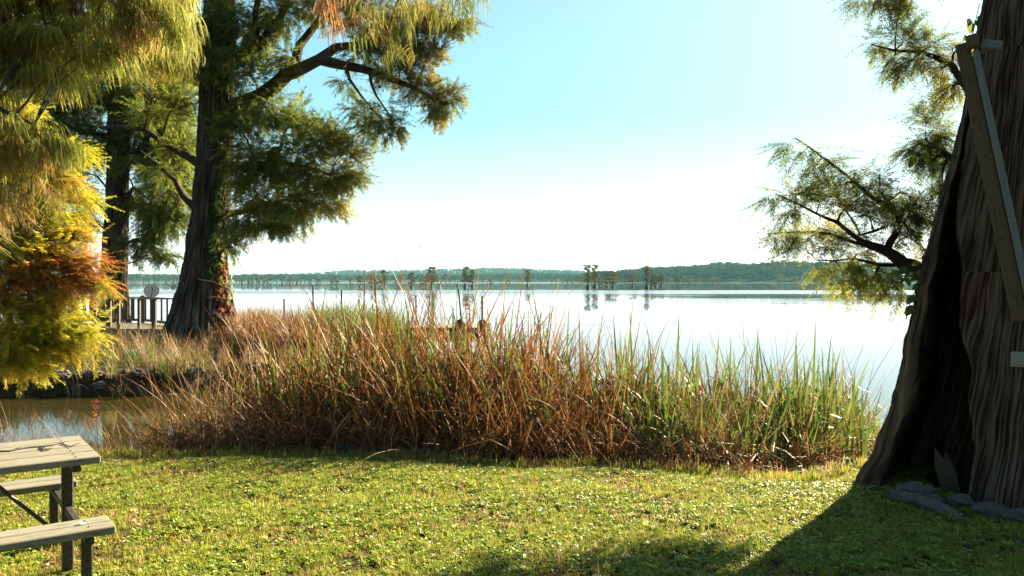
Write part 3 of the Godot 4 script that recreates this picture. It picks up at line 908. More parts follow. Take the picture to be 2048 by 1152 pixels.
	pads = [
		[30, 250, 6.4, 34, 16, 34, "ol2"], [80, 275, 6.4, 24, 14, 30, "ol2"], [50, 290, 6.4, 34, 18, 44, "tan"], [20, 330, 6.4, 34, 18, 34, "olive"], [60, 395, 6.3, 18, 10, 18, "tan"], [10, 420, 6.3, 20, 12, 18, "tan"],
		[-80, 20, 6.8, 70, 60, 120, "olive"], [-80, 220, 6.5, 60, 50, 80, "tan"], [160, -80, 7.0, 140, 40, 180, "olive"], [-60, -120, 7.0, 140, 60, 160, "olive"],
	]
	# many small hanging sprays with gaps between them
	rng.seed = 284
	for k in 120:
		var px := R(-60, 350)
		var low := 128.0 + 26.0 * sin(px * 0.06) + 14.0 * sin(px * 0.17 + 1.0) - maxf(0.0, px - 300.0) * 1.2
		var py := lerpf(-60.0, low, pow(rng.randf(), 0.8))
		pads.append([px, py, R(6.5, 8.0), R(12, 30), R(7, 18), R(10, 24), ["olive", "olive", "ol2", "ol2", "tan"][rng.randi() % 5]])
	crown(o, nodes, limbs, pads, pals, strands, Vector2(0.1, 0.3), -0.1, 0.0, 84, M.twig, 1.25)

	# --- rusty dead tassel and dark strands hanging in from above, on a twig of an overhanging branch
	o = thing("overhanging_branch", at(760, -140, 9.0), "dark drooping branch with a rusty tassel hanging in at the top", "branch")
	nodes = [[at(640, -160, 9.0), 0.05]]
	limbs = [{"pts": [[200, -320, 9.0], [420, -230, 9.0], [640, -150, 9.0], [760, -60, 9.0], [860, -30, 9.0]], "r0": 0.06, "r1": 0.01}]
	pads = [[680, -5, 9.0, 20, 12, 6, "dead"], [700, 25, 9.0, 14, 12, 4, "dead"], [790, 15, 9.0, 50, 26, 14, "b"], [860, 0, 9.0, 50, 16, 16, "b"], [775, 70, 9.0, 34, 24, 9, "b"], [920, -10, 9.0, 34, 12, 10, "b"], [810, 95, 9.0, 20, 20, 5, "b"]]
	crown(o, nodes, limbs, pads, pals, strands, Vector2(0.22, 0.36), -0.1, 0.0, 85, M.twig)

	# --- the hollow cypress at the right
	right_tree(pals, sparse_fronds)

func creeper(base: Vector3, rings: Array, lobes: Callable) -> void:
	rng.seed = 91
	var o := thing("creeper_vine", base, "ivy and red creeper climbing the sunlit side of the flared cypress trunk", "vine")
	var tx := []; var tz := []; var tr := []
	for r in rings: tx.append([r[0], r[1]]); tz.append([r[0], r[2]]); tr.append([r[0], r[3]])
	var lf := Geo.new()
	for k in 5:
		var an := TAU * k / 5.0
		var d := Vector3(cos(an), 0.1, sin(an)) * (1.0 if k != 3 else 0.5)
		lf.leaf(Vector3.ZERO, d, Vector3(-sin(an), R(-0.2, 0.2), cos(an)), 0.62)
	var leaf := lf.mesh(M.leaf)
	var xf := []
	var co := []
	var zones := [[380, 560, 0.25, 430, [Color(0.03, 0.06, 0.015), Color(0.045, 0.085, 0.02)]], [480, 620, 0.75, 60, [Color(0.3, 0.32, 0.04), Color(0.2, 0.24, 0.03)]], [530, 700, 0.62, 170, [Color(0.28, 0.04, 0.025), Color(0.2, 0.06, 0.03), Color(0.3, 0.1, 0.03)]], [660, 706, 0.55, 130, [Color(0.4, 0.03, 0.02), Color(0.3, 0.05, 0.02)]]]
	for z in zones:
		for k in z[3]:
			var py := R(z[0], z[1])
			var y := EYE + (HORIZON - py) / F * 22.6 - base.y
			# angle measured from the side that faces the camera towards the right of the picture
			var face := deg_to_rad(90.0 - 20.0)
			var an: float = face - asin(clampf(z[2] + R(-0.2, 0.2), -0.9, 0.98))
			var rr: float = lobes.call(an, y, interp(tr, y)) + R(0.02, 0.12)
			var p := Vector3(interp(tx, y) + cos(an) * rr, y, interp(tz, y) + sin(an) * rr)
			var n := Vector3(cos(an), R(-0.2, 0.7), sin(an)).normalized()
			var b := along(n.cross(Vector3.UP + rv() * 0.5), n)
			xf.append(Transform3D(b.scaled(Vector3.ONE * R(0.05, 0.1)), p))
			co.append(pick(z[4]))
	for s in 4:
		var pts := []
		var rad := []
		var t := [0.35, 0.5, 0.62, 0.72][s] as float
		for k in 22:
			var y := 0.1 + k * 0.24
			var an := deg_to_rad(70.0) - asin(clampf(t + 0.08 * sin(k * 1.3 + s), -0.9, 0.95))
			var rr: float = lobes.call(an, y, interp(tr, y)) + 0.05
			pts.append(Vector3(interp(tx, y) + cos(an) * rr, y, interp(tz, y) + sin(an) * rr))
			rad.append(0.03 - k * 0.001)
		var one := Geo.new()
		one.tube(pts, rad, 5)
		part("stem", one.mesh(M.old_timber, true), o)
	for q in [[Vector3(0.9, 1.75, 0.6), Vector3(0.25, 2.0, 0.75)], [Vector3(0.9, 1.45, 0.6), Vector3(0.4, 1.5, 0.8)]]:
		var one := Geo.new()
		one.tube([q[0], (q[0] + q[1]) * 0.5 + Vector3(0, 0.05, 0.1), q[1] + Vector3(0, 0, 0.3)], [0.02, 0.015, 0.008], 5)
		part("stem", one.mesh(M.old_timber, true), o)
	scatter("leaves", leaf, xf, co, o).set_meta("kind", "stuff")

var RT := Vector3(3.96, 0.0, -6.27)
var side_r := [[-0.3, 1.25], [0.0, 1.15], [0.3, 1.05], [0.63, 0.97], [1.04, 0.93], [1.44, 0.9], [1.77, 0.86], [2.26, 0.79], [2.67, 0.72], [3.1, 0.68], [3.9, 0.63], [6.0, 0.55], [9.0, 0.45], [13.0, 0.3]]
var front_r := [[-0.3, 0.86], [0.0, 0.78], [0.5, 0.68], [1.0, 0.63], [2.0, 0.58], [4.0, 0.53], [9.0, 0.42], [13.0, 0.3]]

# outline of the hollow trunk: a buttress spreads to the left, a tall hollow opens beside it
func right_outline(an: float, h: float, _r: float) -> float:
	var phi := atan2(RT.x, -RT.z)
	# a is 0 on the side that faces the camera and grows towards the left of the picture
	var face := atan2(cos(phi), -sin(phi))
	var a := rad_to_deg(wrapf(an - face, -PI, PI))
	var rf := interp(front_r, h)
	var rl := interp(side_r, h)
	var r := rf
	if a > 0.0: r = lerpf(rf, rl, smoothstep(12.0, 70.0, a) * (1.0 - 0.5 * smoothstep(100.0, 160.0, a)))
	else: r = rf * (1.0 + 0.45 * exp(-h / 1.2) * exp(-pow((a + 75.0) / 35.0, 2.0)))
	var k := exp(-maxf(h, 0.0) / 1.1)
	r *= 1.0 + 0.06 * k * sin(a * 0.21) + 0.03 * sin(a * 0.11 + h * 0.4)
	var hol := hollow(an, h)
	# the lips of the hollow are swollen
	return r + 0.05 * hol.y * exp(-pow((hol.x - 4.0) / 3.5, 2.0))

# how far outside the mouth of the hollow a point lies, in degrees, and how deep the hollow is at that height
func hollow(an: float, h: float) -> Vector2:
	var phi := atan2(RT.x, -RT.z)
	var a := rad_to_deg(wrapf(an - atan2(cos(phi), -sin(phi)), -PI, PI))
	var mid := interp([[-0.3, 42.0], [0.0, 42.5], [0.8, 46.0], [1.5, 51.0], [2.3, 58.0], [3.0, 60.0]], h)
	var half := interp([[-0.3, 17.0], [0.3, 15.0], [0.8, 11.5], [1.5, 5.5], [2.1, 2.6], [2.5, 1.2], [3.2, 0.6]], h)
	var depth := interp([[-0.3, 1.05], [1.2, 1.0], [2.0, 0.6], [2.4, 0.22], [3.2, 0.06], [4.5, 0.0]], h)
	return Vector2(absf(a - mid) - half + noise.get_noise_2d(h * 6.0, a * 0.05) * 1.3, depth)

func hollow_push(an: float, h: float) -> Vector3:
	var hol := hollow(an, h)
	return Vector3(RT.x, 0, RT.z).normalized() * hol.y * (1.0 - smoothstep(-1.6, 0.8, hol.x))

func right_tree(pals: Dictionary, near_fronds: Array) -> void:
	var o := thing("hollow_cypress", RT, "huge hollow cypress trunk with a timber leaning on it, casting shade on the lawn", "tree", "large bald cypresses")
	var rings := []
	var nodes := []
	for h in [-0.3, 0.0, 0.5, 1.0, 1.5, 2.0, 2.5, 3.0, 3.5, 4.0, 6.0, 9.0, 13.0]:
		rings.append([h, 0.09 * h, 0.0, 0.6])
		if h > 1.4: nodes.append([RT + Vector3(0.09 * h - 0.2, h, -0.1), 0.3])
	part("trunk", trunk_mesh(rings, 0.03, 460, right_outline, M.bark_big, 29, 0.013, 17.0, hollow_push), o)
	var limbs := [
		{"pts": [[1880, 556, 6.7], [1842, 543, 6.75], [1805, 527, 6.8], [1774, 503, 6.8], [1729, 487, 6.8]], "r0": 0.085, "r1": 0.03},
		{"pts": [[1774, 503, 6.8], [1779, 486, 6.8], [1797, 462, 6.8], [1797, 428, 6.8]], "r0": 0.036, "r1": 0.025},
		{"pts": [[1797, 428, 6.8], [1743, 395, 6.7], [1708, 364, 6.7], [1646, 316, 6.6], [1590, 277, 6.6]], "r0": 0.022, "r1": 0.005},
		{"pts": [[1797, 428, 6.8], [1757, 381, 6.9], [1759, 350, 7.0]], "r0": 0.016, "r1": 0.005},
		{"pts": [[1729, 487, 6.8], [1674, 444, 6.7], [1632, 427, 6.6], [1552, 388, 6.5]], "r0": 0.022, "r1": 0.005},
		{"pts": [[1745, 493, 6.8], [1660, 468, 7.0], [1580, 465, 7.1], [1535, 470, 7.2]], "r0": 0.018, "r1": 0.005},
		{"pts": [[1805, 527, 6.8], [1760, 530, 6.9], [1708, 517, 7.0], [1630, 520, 7.1]], "r0": 0.02, "r1": 0.005},
		{"pts": [[1774, 452, 6.8], [1720, 470, 6.9], [1690, 420, 7.0], [1670, 370, 7.0]], "r0": 0.014, "r1": 0.004},
		{"pts": [[1950, 200, 6.6], [1900, 130, 7.0], [1840, 105, 7.2], [1740, 90, 7.3]], "r0": 0.04, "r1": 0.006},
		{"pts": [[1930, 360, 6.6], [1895, 310, 7.0], [1850, 280, 7.2]], "r0": 0.04, "r1": 0.008},
		{"pts": [[1960, -60, 6.6], [1880, -70, 7.0], [1800, -40, 7.2], [1740, -10, 7.3]], "r0": 0.05, "r1": 0.008},
	]
	var pads := [
		[1575, 292, 6.6, 26, 12, 26, "d"], [1610, 300, 6.6, 32, 14, 34, "g"], [1660, 322, 6.6, 40, 16, 46, "g"], [1710, 345, 6.7, 40, 22, 54, "d"], [1620, 350, 6.6, 40, 12, 34, "g"], [1680, 370, 6.8, 46, 16, 56, "g"], [1755, 355, 6.9, 30, 22, 56, "d"], [1770, 385, 7.0, 36, 22, 70, "d"],
		[1545, 392, 6.5, 26, 14, 34, "g"], [1590, 392, 6.5, 36, 14, 60, "g"], [1640, 405, 6.6, 40, 18, 80, "y"], [1690, 420, 6.7, 44, 18, 90, "y"], [1740, 430, 6.8, 40, 20, 80, "g"], [1590, 425, 6.6, 30, 12, 36, "g"],
		[1550, 470, 7.1, 26, 12, 40, "g"], [1600, 470, 7.1, 40, 16, 70, "g"], [1660, 465, 7.0, 46, 18, 90, "y"], [1720, 470, 6.9, 40, 16, 70, "g"], [1600, 495, 7.1, 40, 12, 40, "g"], [1660, 500, 7.0, 46, 14, 60, "g"], [1720, 505, 7.0, 40, 14, 60, "y"],
		[1650, 530, 7.1, 40, 12, 46, "g"], [1700, 535, 7.0, 40, 16, 60, "g"], [1750, 545, 6.9, 36, 20, 60, "g"], [1690, 565, 7.0, 30, 14, 30, "y"], [1740, 575, 6.9, 40, 14, 30, "g"], [1790, 580, 6.9, 30, 20, 36, "y"],
		[1790, 420, 7.2, 44, 22, 90, "d"], [1830, 400, 7.2, 40, 26, 110, "d"], [1850, 440, 7.2, 36, 26, 90, "d"], [1820, 470, 7.2, 40, 20, 70, "g"], [1850, 500, 7.2, 30, 20, 50, "y"],
		[1830, 285, 7.2, 34, 26, 90, "g"], [1870, 260, 7.2, 36, 34, 130, "g"], [1850, 225, 7.2, 36, 20, 80, "g"], [1890, 300, 7.2, 30, 30, 110, "d"], [1860, 330, 7.2, 36, 24, 100, "d"], [1885, 370, 7.2, 26, 26, 80, "d"], [1810, 300, 7.2, 22, 16, 34, "g"],
		[1760, 90, 7.3, 36, 20, 70, "g"], [1810, 80, 7.2, 40, 20, 90, "g"], [1860, 95, 7.2, 44, 26, 120, "g"], [1820, 125, 7.2, 44, 20, 90, "g"], [1880, 140, 7.1, 40, 26, 100, "y"], [1780, 130, 7.2, 30, 14, 40, "g"], [1900, 180, 7.0, 26, 26, 60, "y"], [1910, 100, 7.0, 26, 26, 60, "y"],
		[1720, 0, 7.3, 40, 12, 60, "d"], [1780, 5, 7.3, 40, 20, 90, "d"], [1800, 20, 7.2, 30, 14, 40, "b"], [1790, -50, 7.2, 90, 30, 160, "d"], [1880, -80, 7.2, 90, 40, 160, "d"], [2050, -200, 7.2, 160, 70, 220, "d"], [1950, -420, 7.2, 200, 90, 220, "d"], [2200, -350, 6.6, 200, 90, 220, "d"],
	]
	crown(o, nodes, limbs, pads, pals, near_fronds, Vector2(0.12, 0.27), 0.3, -0.1, 86, M.bark, 0.95)
	# broad-leaved vine on the same trunk, each leaf large enough to pick out
	rng.seed = 95
	var v := thing("broadleaf_vine", at(1840, 560, 6.5), "broad-leaved green vine hanging from the low branch of the hollow cypress", "vine")
	var lf := Geo.new()
	lf.ribbon([Vector3.ZERO, Vector3(0.3, 0.05, 0), Vector3(0.65, 0.03, 0), Vector3(1, -0.12, 0)], Vector3(0, 0, 1), [0.06, 0.62, 0.5, 0.02])
	var leafm := []
	for c in [lin(0.10, 0.15, 0.03), lin(0.16, 0.2, 0.035), lin(0.06, 0.09, 0.022)]:
		var mm := leafy(0.9, 0.4, 0.5)
		mm.albedo_color = c
		leafm.append(lf.mesh(mm))
	for path in [[[1850, 545, 6.5], [1835, 570, 6.4], [1822, 600, 6.35], [1812, 640, 6.35]], [[1850, 520, 6.5], [1820, 545, 6.4], [1800, 560, 6.4], [1785, 545, 6.4]], [[1890, 330, 6.7], [1850, 312, 6.6], [1815, 300, 6.6]], [[1930, 120, 6.6], [1945, 60, 6.5], [1956, 10, 6.5]]]:
		var pts := []
		for q in path: pts.append(at(q[0], q[1], q[2]) - v.position)
		var rad := []
		for q in pts: rad.append(0.004)
		var st := Geo.new()
		st.tube(pts, rad, 5)
		part("stem", st.mesh(M.twig, true), v)
		for k in 12:
			var t := R(0.05, 1.0) * (pts.size() - 1)
			var a := mini(int(t), pts.size() - 2)
			var p: Vector3 = pts[a].lerp(pts[a + 1], t - a) + rv() * 0.05
			var d := Vector3(R(-1, 0.6), R(-1.2, 0.0), R(-0.3, 1)).normalized()
			var b := along(d, Vector3(R(-0.6, 0.6), 0.6, 1)).scaled(Vector3.ONE * R(0.06, 0.12))
			part("leaf", leafm[rng.randi() % 3], v, p, b)

	# timber fixed to the trunk
	var tm := thing("leaning_timber", RT, "long weathered timber of two boards leaning against the hollow trunk", "timber")
	var a := at(1930, 88, 5.95) - RT
	var b := at(2050, 640, 5.35) - RT
	var dir := (b - a).normalized()
	var toward := (Vector3(0, EYE, 0) - RT - (a + b) * 0.5).normalized()
	var nrm := (toward - dir * toward.dot(dir)).normalized()
	var rt := nrm.cross(dir).normalized()
	if rt.x < 0: rt = -rt
	# the broad brown board and the narrow pale one lie side by side, the pale one a little proud
	var B := Basis(dir, nrm, dir.cross(nrm))
	part("brown_board", bevel_box(Vector3(a.distance_to(b), 0.05, 0.095), 0.006, M.board_brown), tm, (a + b) * 0.5 - rt * 0.025, B)
	part("pale_board", bevel_box(Vector3(a.distance_to(b) - 0.1, 0.09, 0.045), 0.006, M.board_green), tm, (a + b) * 0.5 + rt * 0.047 + nrm * 0.012 + dir * 0.05, B)
	part("top_block", bevel_box(Vector3(0.1, 0.05, 0.08), 0.008, M.board_brown), tm, a + rt * 0.04 + nrm * 0.055 + dir * 0.03, B)
	var cl := beam("cleat", a + rt * 0.09 + dir * 0.04, a + rt * 0.21 + dir * 0.1, 0.07, 0.03, M.board_green, tm, nrm)
	cl.set_meta("label", "small pale cleat at the top of the timber")
	for s in [0.3, 0.9, 1.5]:
		var nail := Geo.new()
		nail.tube([a + dir * s - rt * 0.03 + nrm * 0.02, a + dir * s - rt * 0.03 + nrm * 0.03, a + dir * s - rt * 0.03 + nrm * 0.0301], [0.008, 0.008, 0.0005], 8)
		part("nail", nail.mesh(M.steel), tm)
	var blk := thing("painted_block", at(2040, 719, 5.5), "small whitish painted block fixed to the hollow trunk near the timber", "block")
	part("block", bevel_box(Vector3(0.1, 0.1, 0.06), 0.006, plain(lin(0.22, 0.23, 0.21), 0.7)), blk, Vector3.ZERO, Basis(Vector3.UP, -0.5))

# unseen trees behind the viewer, placed to keep skylight off the trunk fronts
func unseen_trees() -> void:
	var fr := [frond_mesh(18, 0.5, 0.12, 0.2, M.leaf, 71), frond_mesh(16, 0.5, 0.13, 0.3, M.leaf, 72)]
	var pal := {"d": [Color(0.10, 0.135, 0.026), Color(0.12, 0.15, 0.028)]}
	var spots := [[-17.0, 9.0, 12.0], [-9.0, 14.0, 15.0], [-1.0, 12.0, 14.0], [7.0, 14.0, 15.0], [14.0, 9.0, 13.0], [19.0, 0.0, 12.0]]
	for k in spots.size():
		var s: Array = spots[k]
		rng.seed = 700 + k
		var o := thing("unseen_tree", Vector3(s[0], -0.05, s[1]), "unseen tall tree behind the viewer placed to darken the trunk fronts, %s from the left" % ORD[k], "tree", "unseen trees behind the viewer")
		var h: float = s[2]
		var rings := []
		for j in 8: rings.append([h * j / 7.0 - 0.1, 0.0, 0.0, 0.4 * (1.05 - j / 7.0)])
		part("trunk", trunk_mesh(rings, 0.4, 24, func(an: float, hh: float, r: float) -> float: return r * (1.0 + 0.1 * sin(an * 5.0)), M.bark, 40 + k, 0.02), o)
		var w := Geo.new()
		var xf := [[], []]
		var co := [[], []]
		for j in 26:
			var y := h * R(0.12, 0.98)
			var an := R(0, TAU)
			var ln := (h * 0.36) * (1.15 - y / h) * R(0.6, 1.1) + 0.5
			var e := Vector3(cos(an) * ln, y + R(-0.3, 0.8), sin(an) * ln)
			w.tube([Vector3(0, y, 0), e * 0.5 + Vector3(0, y * 0.5 + 0.2, 0), e], [0.09, 0.05, 0.015], 5)
			for q in 46:
				var p := Vector3(0, y, 0).lerp(e, R(0.2, 1.1)) + rv() * Vector3(0.9, 0.5, 0.9)
				var d := (Vector3(cos(an), -0.3, sin(an)) + rv() * 0.8).normalized()
				xf[q % 2].append(Transform3D(along(d).scaled(Vector3.ONE * R(0.7, 1.3)), p))
				co[q % 2].append(pick(pal.d))
		part("branches", w.mesh(M.bark, true), o).set_meta("kind", "stuff")
		var cr := Node3D.new()
		cr.name = "crown"
		o.add_child(cr, true)
		for q in 2: scatter("foliage", fr[q], xf[q], co[q], cr).set_meta("kind", "stuff")

# ------------------------------------------------------------------ deck, dock, table
func deck_and_dock() -> void:
	rng.seed = 101
	var y := 0.2
	var o := thing("wooden_deck", Vector3(-12.0, 0, -25.5), "grey wooden deck with railings beside the flared cypress trunk", "deck")
	var base := o.position
	var x0 := -15.4
	# boards run along the shore; the back right corner is cut off at a slant
	for k in 25:
		var d := 24.0 + k * 0.145
		var x1 := -8.9 - maxf(0.0, (d - 24.6)) * 1.1
		if d > 27.3: x1 -= 0.1
		part("deck_board", bevel_box(Vector3(x1 - x0, 0.035, 0.137), 0.005, M.deck_wood[k % 2]), o, Vector3((x0 + x1) * 0.5, y - 0.018, -d) - base)
	beam("joist", Vector3(x0, y - 0.13, -23.93) - base, Vector3(-8.9, y - 0.13, -23.93) - base, 0.05, 0.18, M.rail_wood, o)
	beam("joist", Vector3(x0, y - 0.13, -27.6) - base, Vector3(-12.4, y - 0.13, -27.6) - base, 0.05, 0.18, M.rail_wood, o)
	for px in [120, 190, 260, 330]:
		var p := at(px, 650, 24.15)
		beam("support", Vector3(p.x, -1.0, p.z) - base, Vector3(p.x, y - 0.05, p.z) - base, 0.12, 0.12, M.rail_wood, o, Vector3.FORWARD)
	# front railing: thin top rail on posts
	var d := 24.02
	var top := EYE - (599.0 - HORIZON) / F * d
	for px in [[155, 0.09], [190, 0.09], [217, 0.15], [237, 0.07], [278, 0.07], [308, 0.12], [352, 0.09]]:
		var p := at(px[0], 600, d)
		beam("post", Vector3(p.x, y - 0.2, -d) - base, Vector3(p.x, top, -d) - base, 0.09, px[1], M.rail_wood, o, Vector3.RIGHT)
	beam("rail", Vector3(at(120, 0, d).x, top + 0.02, -d) - base, Vector3(at(356, 0, d).x, top + 0.02, -d) - base, 0.12, 0.04, M.deck_wood[1], o)
	beam("rail", Vector3(at(120, 0, d).x, 0.52, -d) - base, Vector3(at(217, 0, d).x, 0.52, -d) - base, 0.04, 0.13, M.rail_wood, o)
	# back railing: boards between a top and a bottom rail, turning the corner
	var c := at(286, 0, 27.4); c.y = 0
	var l := at(120, 0, 27.4); l.y = 0
	var r := at(352, 0, 24.9); r.y = 0
	for run in [[l, c, 12], [c, r, 6]]:
		var a: Vector3 = run[0]
		var b: Vector3 = run[1]
		beam("rail", a + Vector3(0, 1.06, 0) - base, b + Vector3(0, 1.06, 0) - base, 0.14, 0.04, M.rail_wood, o)
		beam("rail", a + Vector3(0, 0.3, 0) - base, b + Vector3(0, 0.3, 0) - base, 0.04, 0.08, M.rail_wood, o)
		for k in run[2]:
			var p := a.lerp(b, (k + 0.5) / run[2])
			beam("baluster", p + Vector3(0, 0.27, 0) - base, p + Vector3(0, 1.035, 0) - base, 0.025, 0.13, M.rail_wood, o, (b - a).normalized())
	beam("corner_post", c + Vector3(0, 0.0, 0) - base, c + Vector3(0, 1.12, 0) - base, 0.1, 0.14, M.rail_wood, o, Vector3.RIGHT)

	# dish on a pole behind the railing
	var dp := at(303, 583, 28.0)
	var s := thing("satellite_dish", Vector3(dp.x, -0.3, dp.z), "round pale satellite dish rising behind the deck railing", "dish")
	var g := Geo.new()
	var rad := 0.25
	for q in 7:
		for a in 25:
			var t := q / 6.0
			g.add(Vector3(cos(TAU * a / 24.0) * rad * t, sin(TAU * a / 24.0) * rad * t, t * t * 0.06))
	for q in 6:
		for a in 24:
			var k := q * 25 + a
			for m in [k, k + 1, k + 25, k + 1, k + 26, k + 25]: g.i.append(m)
	var tilt := Basis(Vector3.RIGHT, -0.35) * Basis(Vector3.UP, 0.35)
	var hub := Vector3(0, dp.y + 0.3, 0)
	part("reflector", g.mesh(plain(lin(0.42, 0.42, 0.38), 0.6), true), s, hub, tilt)
	var arm := Geo.new()
	arm.tube([hub + tilt * Vector3(0.02, -0.22, 0.06), hub + tilt * Vector3(0.05, -0.1, 0.3), hub + tilt * Vector3(0.04, 0.04, 0.34)], [0.02, 0.02, 0.035], 6)
	part("feed_arm", arm.mesh(M.pole, true), s)
	var pole := Geo.new()
	pole.tube([Vector3(0, -0.6, -0.05), hub + Vector3(0, 0, -0.05)], [0.035, 0.035], 8)
	part("pole", pole.mesh(M.pole, true), s)

	# low dock behind the reeds with tall thin poles
	var dk := thing("dock", Vector3(-5.5, 0, -34.3), "low brown dock behind the reeds with tall thin dark poles", "dock")
	base = dk.position
	for k in 32:
		var x := -10.4 + k * 0.3
		part("plank", bevel_box(Vector3(0.285, 0.045, 1.5), 0.006, M.deck_wood[k % 2]), dk, Vector3(x, -0.33, -34.3) - base)
	for z in [-33.6, -35.0]: beam("stringer", Vector3(-10.5, -0.46, z) - base, Vector3(-0.95, -0.46, z) - base, 0.06, 0.2, M.rail_wood, dk)
	for p in [[568, 598, 34.8], [626, 570, 33.5], [683, 580, 33.5], [718, 598, 35.1], [745, 607, 35.1], [832, 590, 35.1], [866, 583, 33.5], [917, 578, 33.5], [964, 592, 33.5]]:
		var q := at(p[0], p[1], p[2]) - base
		var pg := Geo.new()
		pg.tube([Vector3(q.x + (0.25 if p[0] == 917 else 0.0), -1.5, q.z), q, q + Vector3(0, 0.005, 0)], [0.035, 0.035, 0.001], 8)
		part("pole", pg.mesh(M.pole, true), dk)
	for px in [921, 966]:
		var bg := Geo.new()
		var q := at(px, 655, 33.4) - base
		bg.tube([q + Vector3(0, -0.6, 0), q + Vector3(0, -0.3, 0), q + Vector3(0, 0.15, 0), q + Vector3(0, 0.28, 0), q + Vector3(0, 0.36, 0)], [0.2, 0.24, 0.24, 0.17, 0.02], 12)
		part("bumper", bg.mesh(plain(lin(0.025, 0.022, 0.02), 0.7), true), dk)

func picnic_table() -> void:
	var K := Vector3(-2.15, 0.686, -4.28)
	var L := Vector3(0.806, 0, -0.591).normalized()
	var W := Vector3(-0.591, 0, -0.806).normalized()
	var o := thing("picnic_table", Vector3(-2.9, 0, -4.1), "weathered grey-green picnic table with plank benches and dark steel legs", "table")
	var base := o.position
	rng.seed = 111
	var B := Basis(L, Vector3.UP, L.cross(Vector3.UP))
	var plank := func(called: String, w: float, wide: float, y: float, n: int, over: float):
		var ln := 1.83 + over
		part(called, bevel_box(Vector3(ln, 0.038, wide), 0.005, M.bench_wood[n % 3]), o, K + W * (w + wide * 0.5) - L * (ln * 0.5 - over * 0.5) + Vector3(0, y - 0.019 - K.y, 0) - base, B)
	for k in 4: plank.call("table_plank", k * 0.176, 0.170, 0.686 + R(-0.002, 0.002), k, 0.0)
	for k in 2: plank.call("bench_plank", -0.38 + k * 0.118, 0.112, 0.41, k + 1, 0.0)
	for k in 2: plank.call("bench_plank", 0.76 + k * 0.118, 0.112, 0.405, k, 0.0)
	# bolt heads where the planks are fixed
	var bolt := CylinderMesh.new()
	bolt.top_radius = 0.0035; bolt.bottom_radius = 0.005; bolt.height = 0.004; bolt.radial_segments = 8; bolt.rings = 1
	bolt.material = M.steel
	for s in [0.11, 1.7]:
		for k in 4:
			for q in [0.045, 0.125]: part("bolt", bolt, o, K - L * s + W * (k * 0.176 + q) + Vector3(0, 0.003, 0) - base)
		for k in 2: part("bolt", bolt, o, K - L * s + W * (-0.38 + k * 0.118 + 0.056) + Vector3(0, 0.413 - K.y, 0) - base)
	for s in [0.11, 1.7]:
		for q in [[0.35, 0.645, 0.055], [-0.265, 0.37, 0.048], [0.875, 0.365, 0.048]]:
			var p: Vector3 = K + W * q[0] - L * s
			beam("leg", Vector3(p.x, -0.08, p.z) - base, Vector3(p.x, q[1], p.z) - base, q[2], q[2], M.steel, o, W)
		var a: Vector3 = K - L * s - base
		beam("crossbar", a + W * -0.36 + Vector3(0, 0.348 - K.y, 0), a + W * 0.97 + Vector3(0, 0.348 - K.y, 0), 0.04, 0.035, M.steel, o)
		beam("crossbar", a + W * 0.02 + Vector3(0, 0.627 - K.y, 0), a + W * 0.66 + Vector3(0, 0.627 - K.y, 0), 0.04, 0.035, M.steel, o)
		var inw := -1.0 if s < 0.5 else 1.0
		beam("brace", a + W * 0.35 + L * inw * 0.03 + Vector3(0, 0.2 - K.y, 0), a + W * 0.35 + L * inw * 0.42 + Vector3(0, 0.625 - K.y, 0), 0.035, 0.02, M.steel, o)

	# dark raised lines shaped like a branch shadow, and a leaf lying on it
	var on := func(px: float, py: float, y: float) -> Vector3:
		var d := (EYE - y) * F / (py - HORIZON)
		return Vector3((px - 1024.0) / F * d, y, -d)
	var shadow_lines := thing("twig", on.call(60, 896, 0.69), "thin dark forked lines shaped like a branch shadow on the picnic table top", "twig")
	var g := Geo.new()
	for path in [[[-40, 908], [0, 903], [20, 902], [50, 896], [82, 893], [105, 890], [128, 884]], [[82, 893], [92, 899], [104, 896]], [[20, 902], [30, 897], [50, 896]], [[78, 895], [88, 901], [97, 901]], [[120, 888], [140, 893], [158, 886]]]:
		var pts := []
		var rad := []
		for k in path.size():
			pts.append(on.call(path[k][0], path[k][1], 0.692) - shadow_lines.position)
			rad.append((0.007 if path.size() > 5 else 0.0035) * (1.0 - 0.6 * k / path.size()))
		g.tube(pts, rad, 5)
	part("stem", g.mesh(M.twig, true), shadow_lines)
	var lf := thing("fallen_leaf", on.call(166, 1049, 0.412), "small pale curled leaf lying on the nearer bench", "leaf")
	var q := Geo.new()
	q.ribbon([Vector3(-0.022, 0.012, 0), Vector3(-0.008, 0.002, 0), Vector3(0.008, 0.002, 0), Vector3(0.022, 0.014, 0)], Vector3(0, 0, 1), [0.006, 0.03, 0.028, 0.004])
	var lm := leafy(0.3); lm.albedo_color = lin(0.5, 0.46, 0.38)
	part("blade", q.mesh(lm), lf)

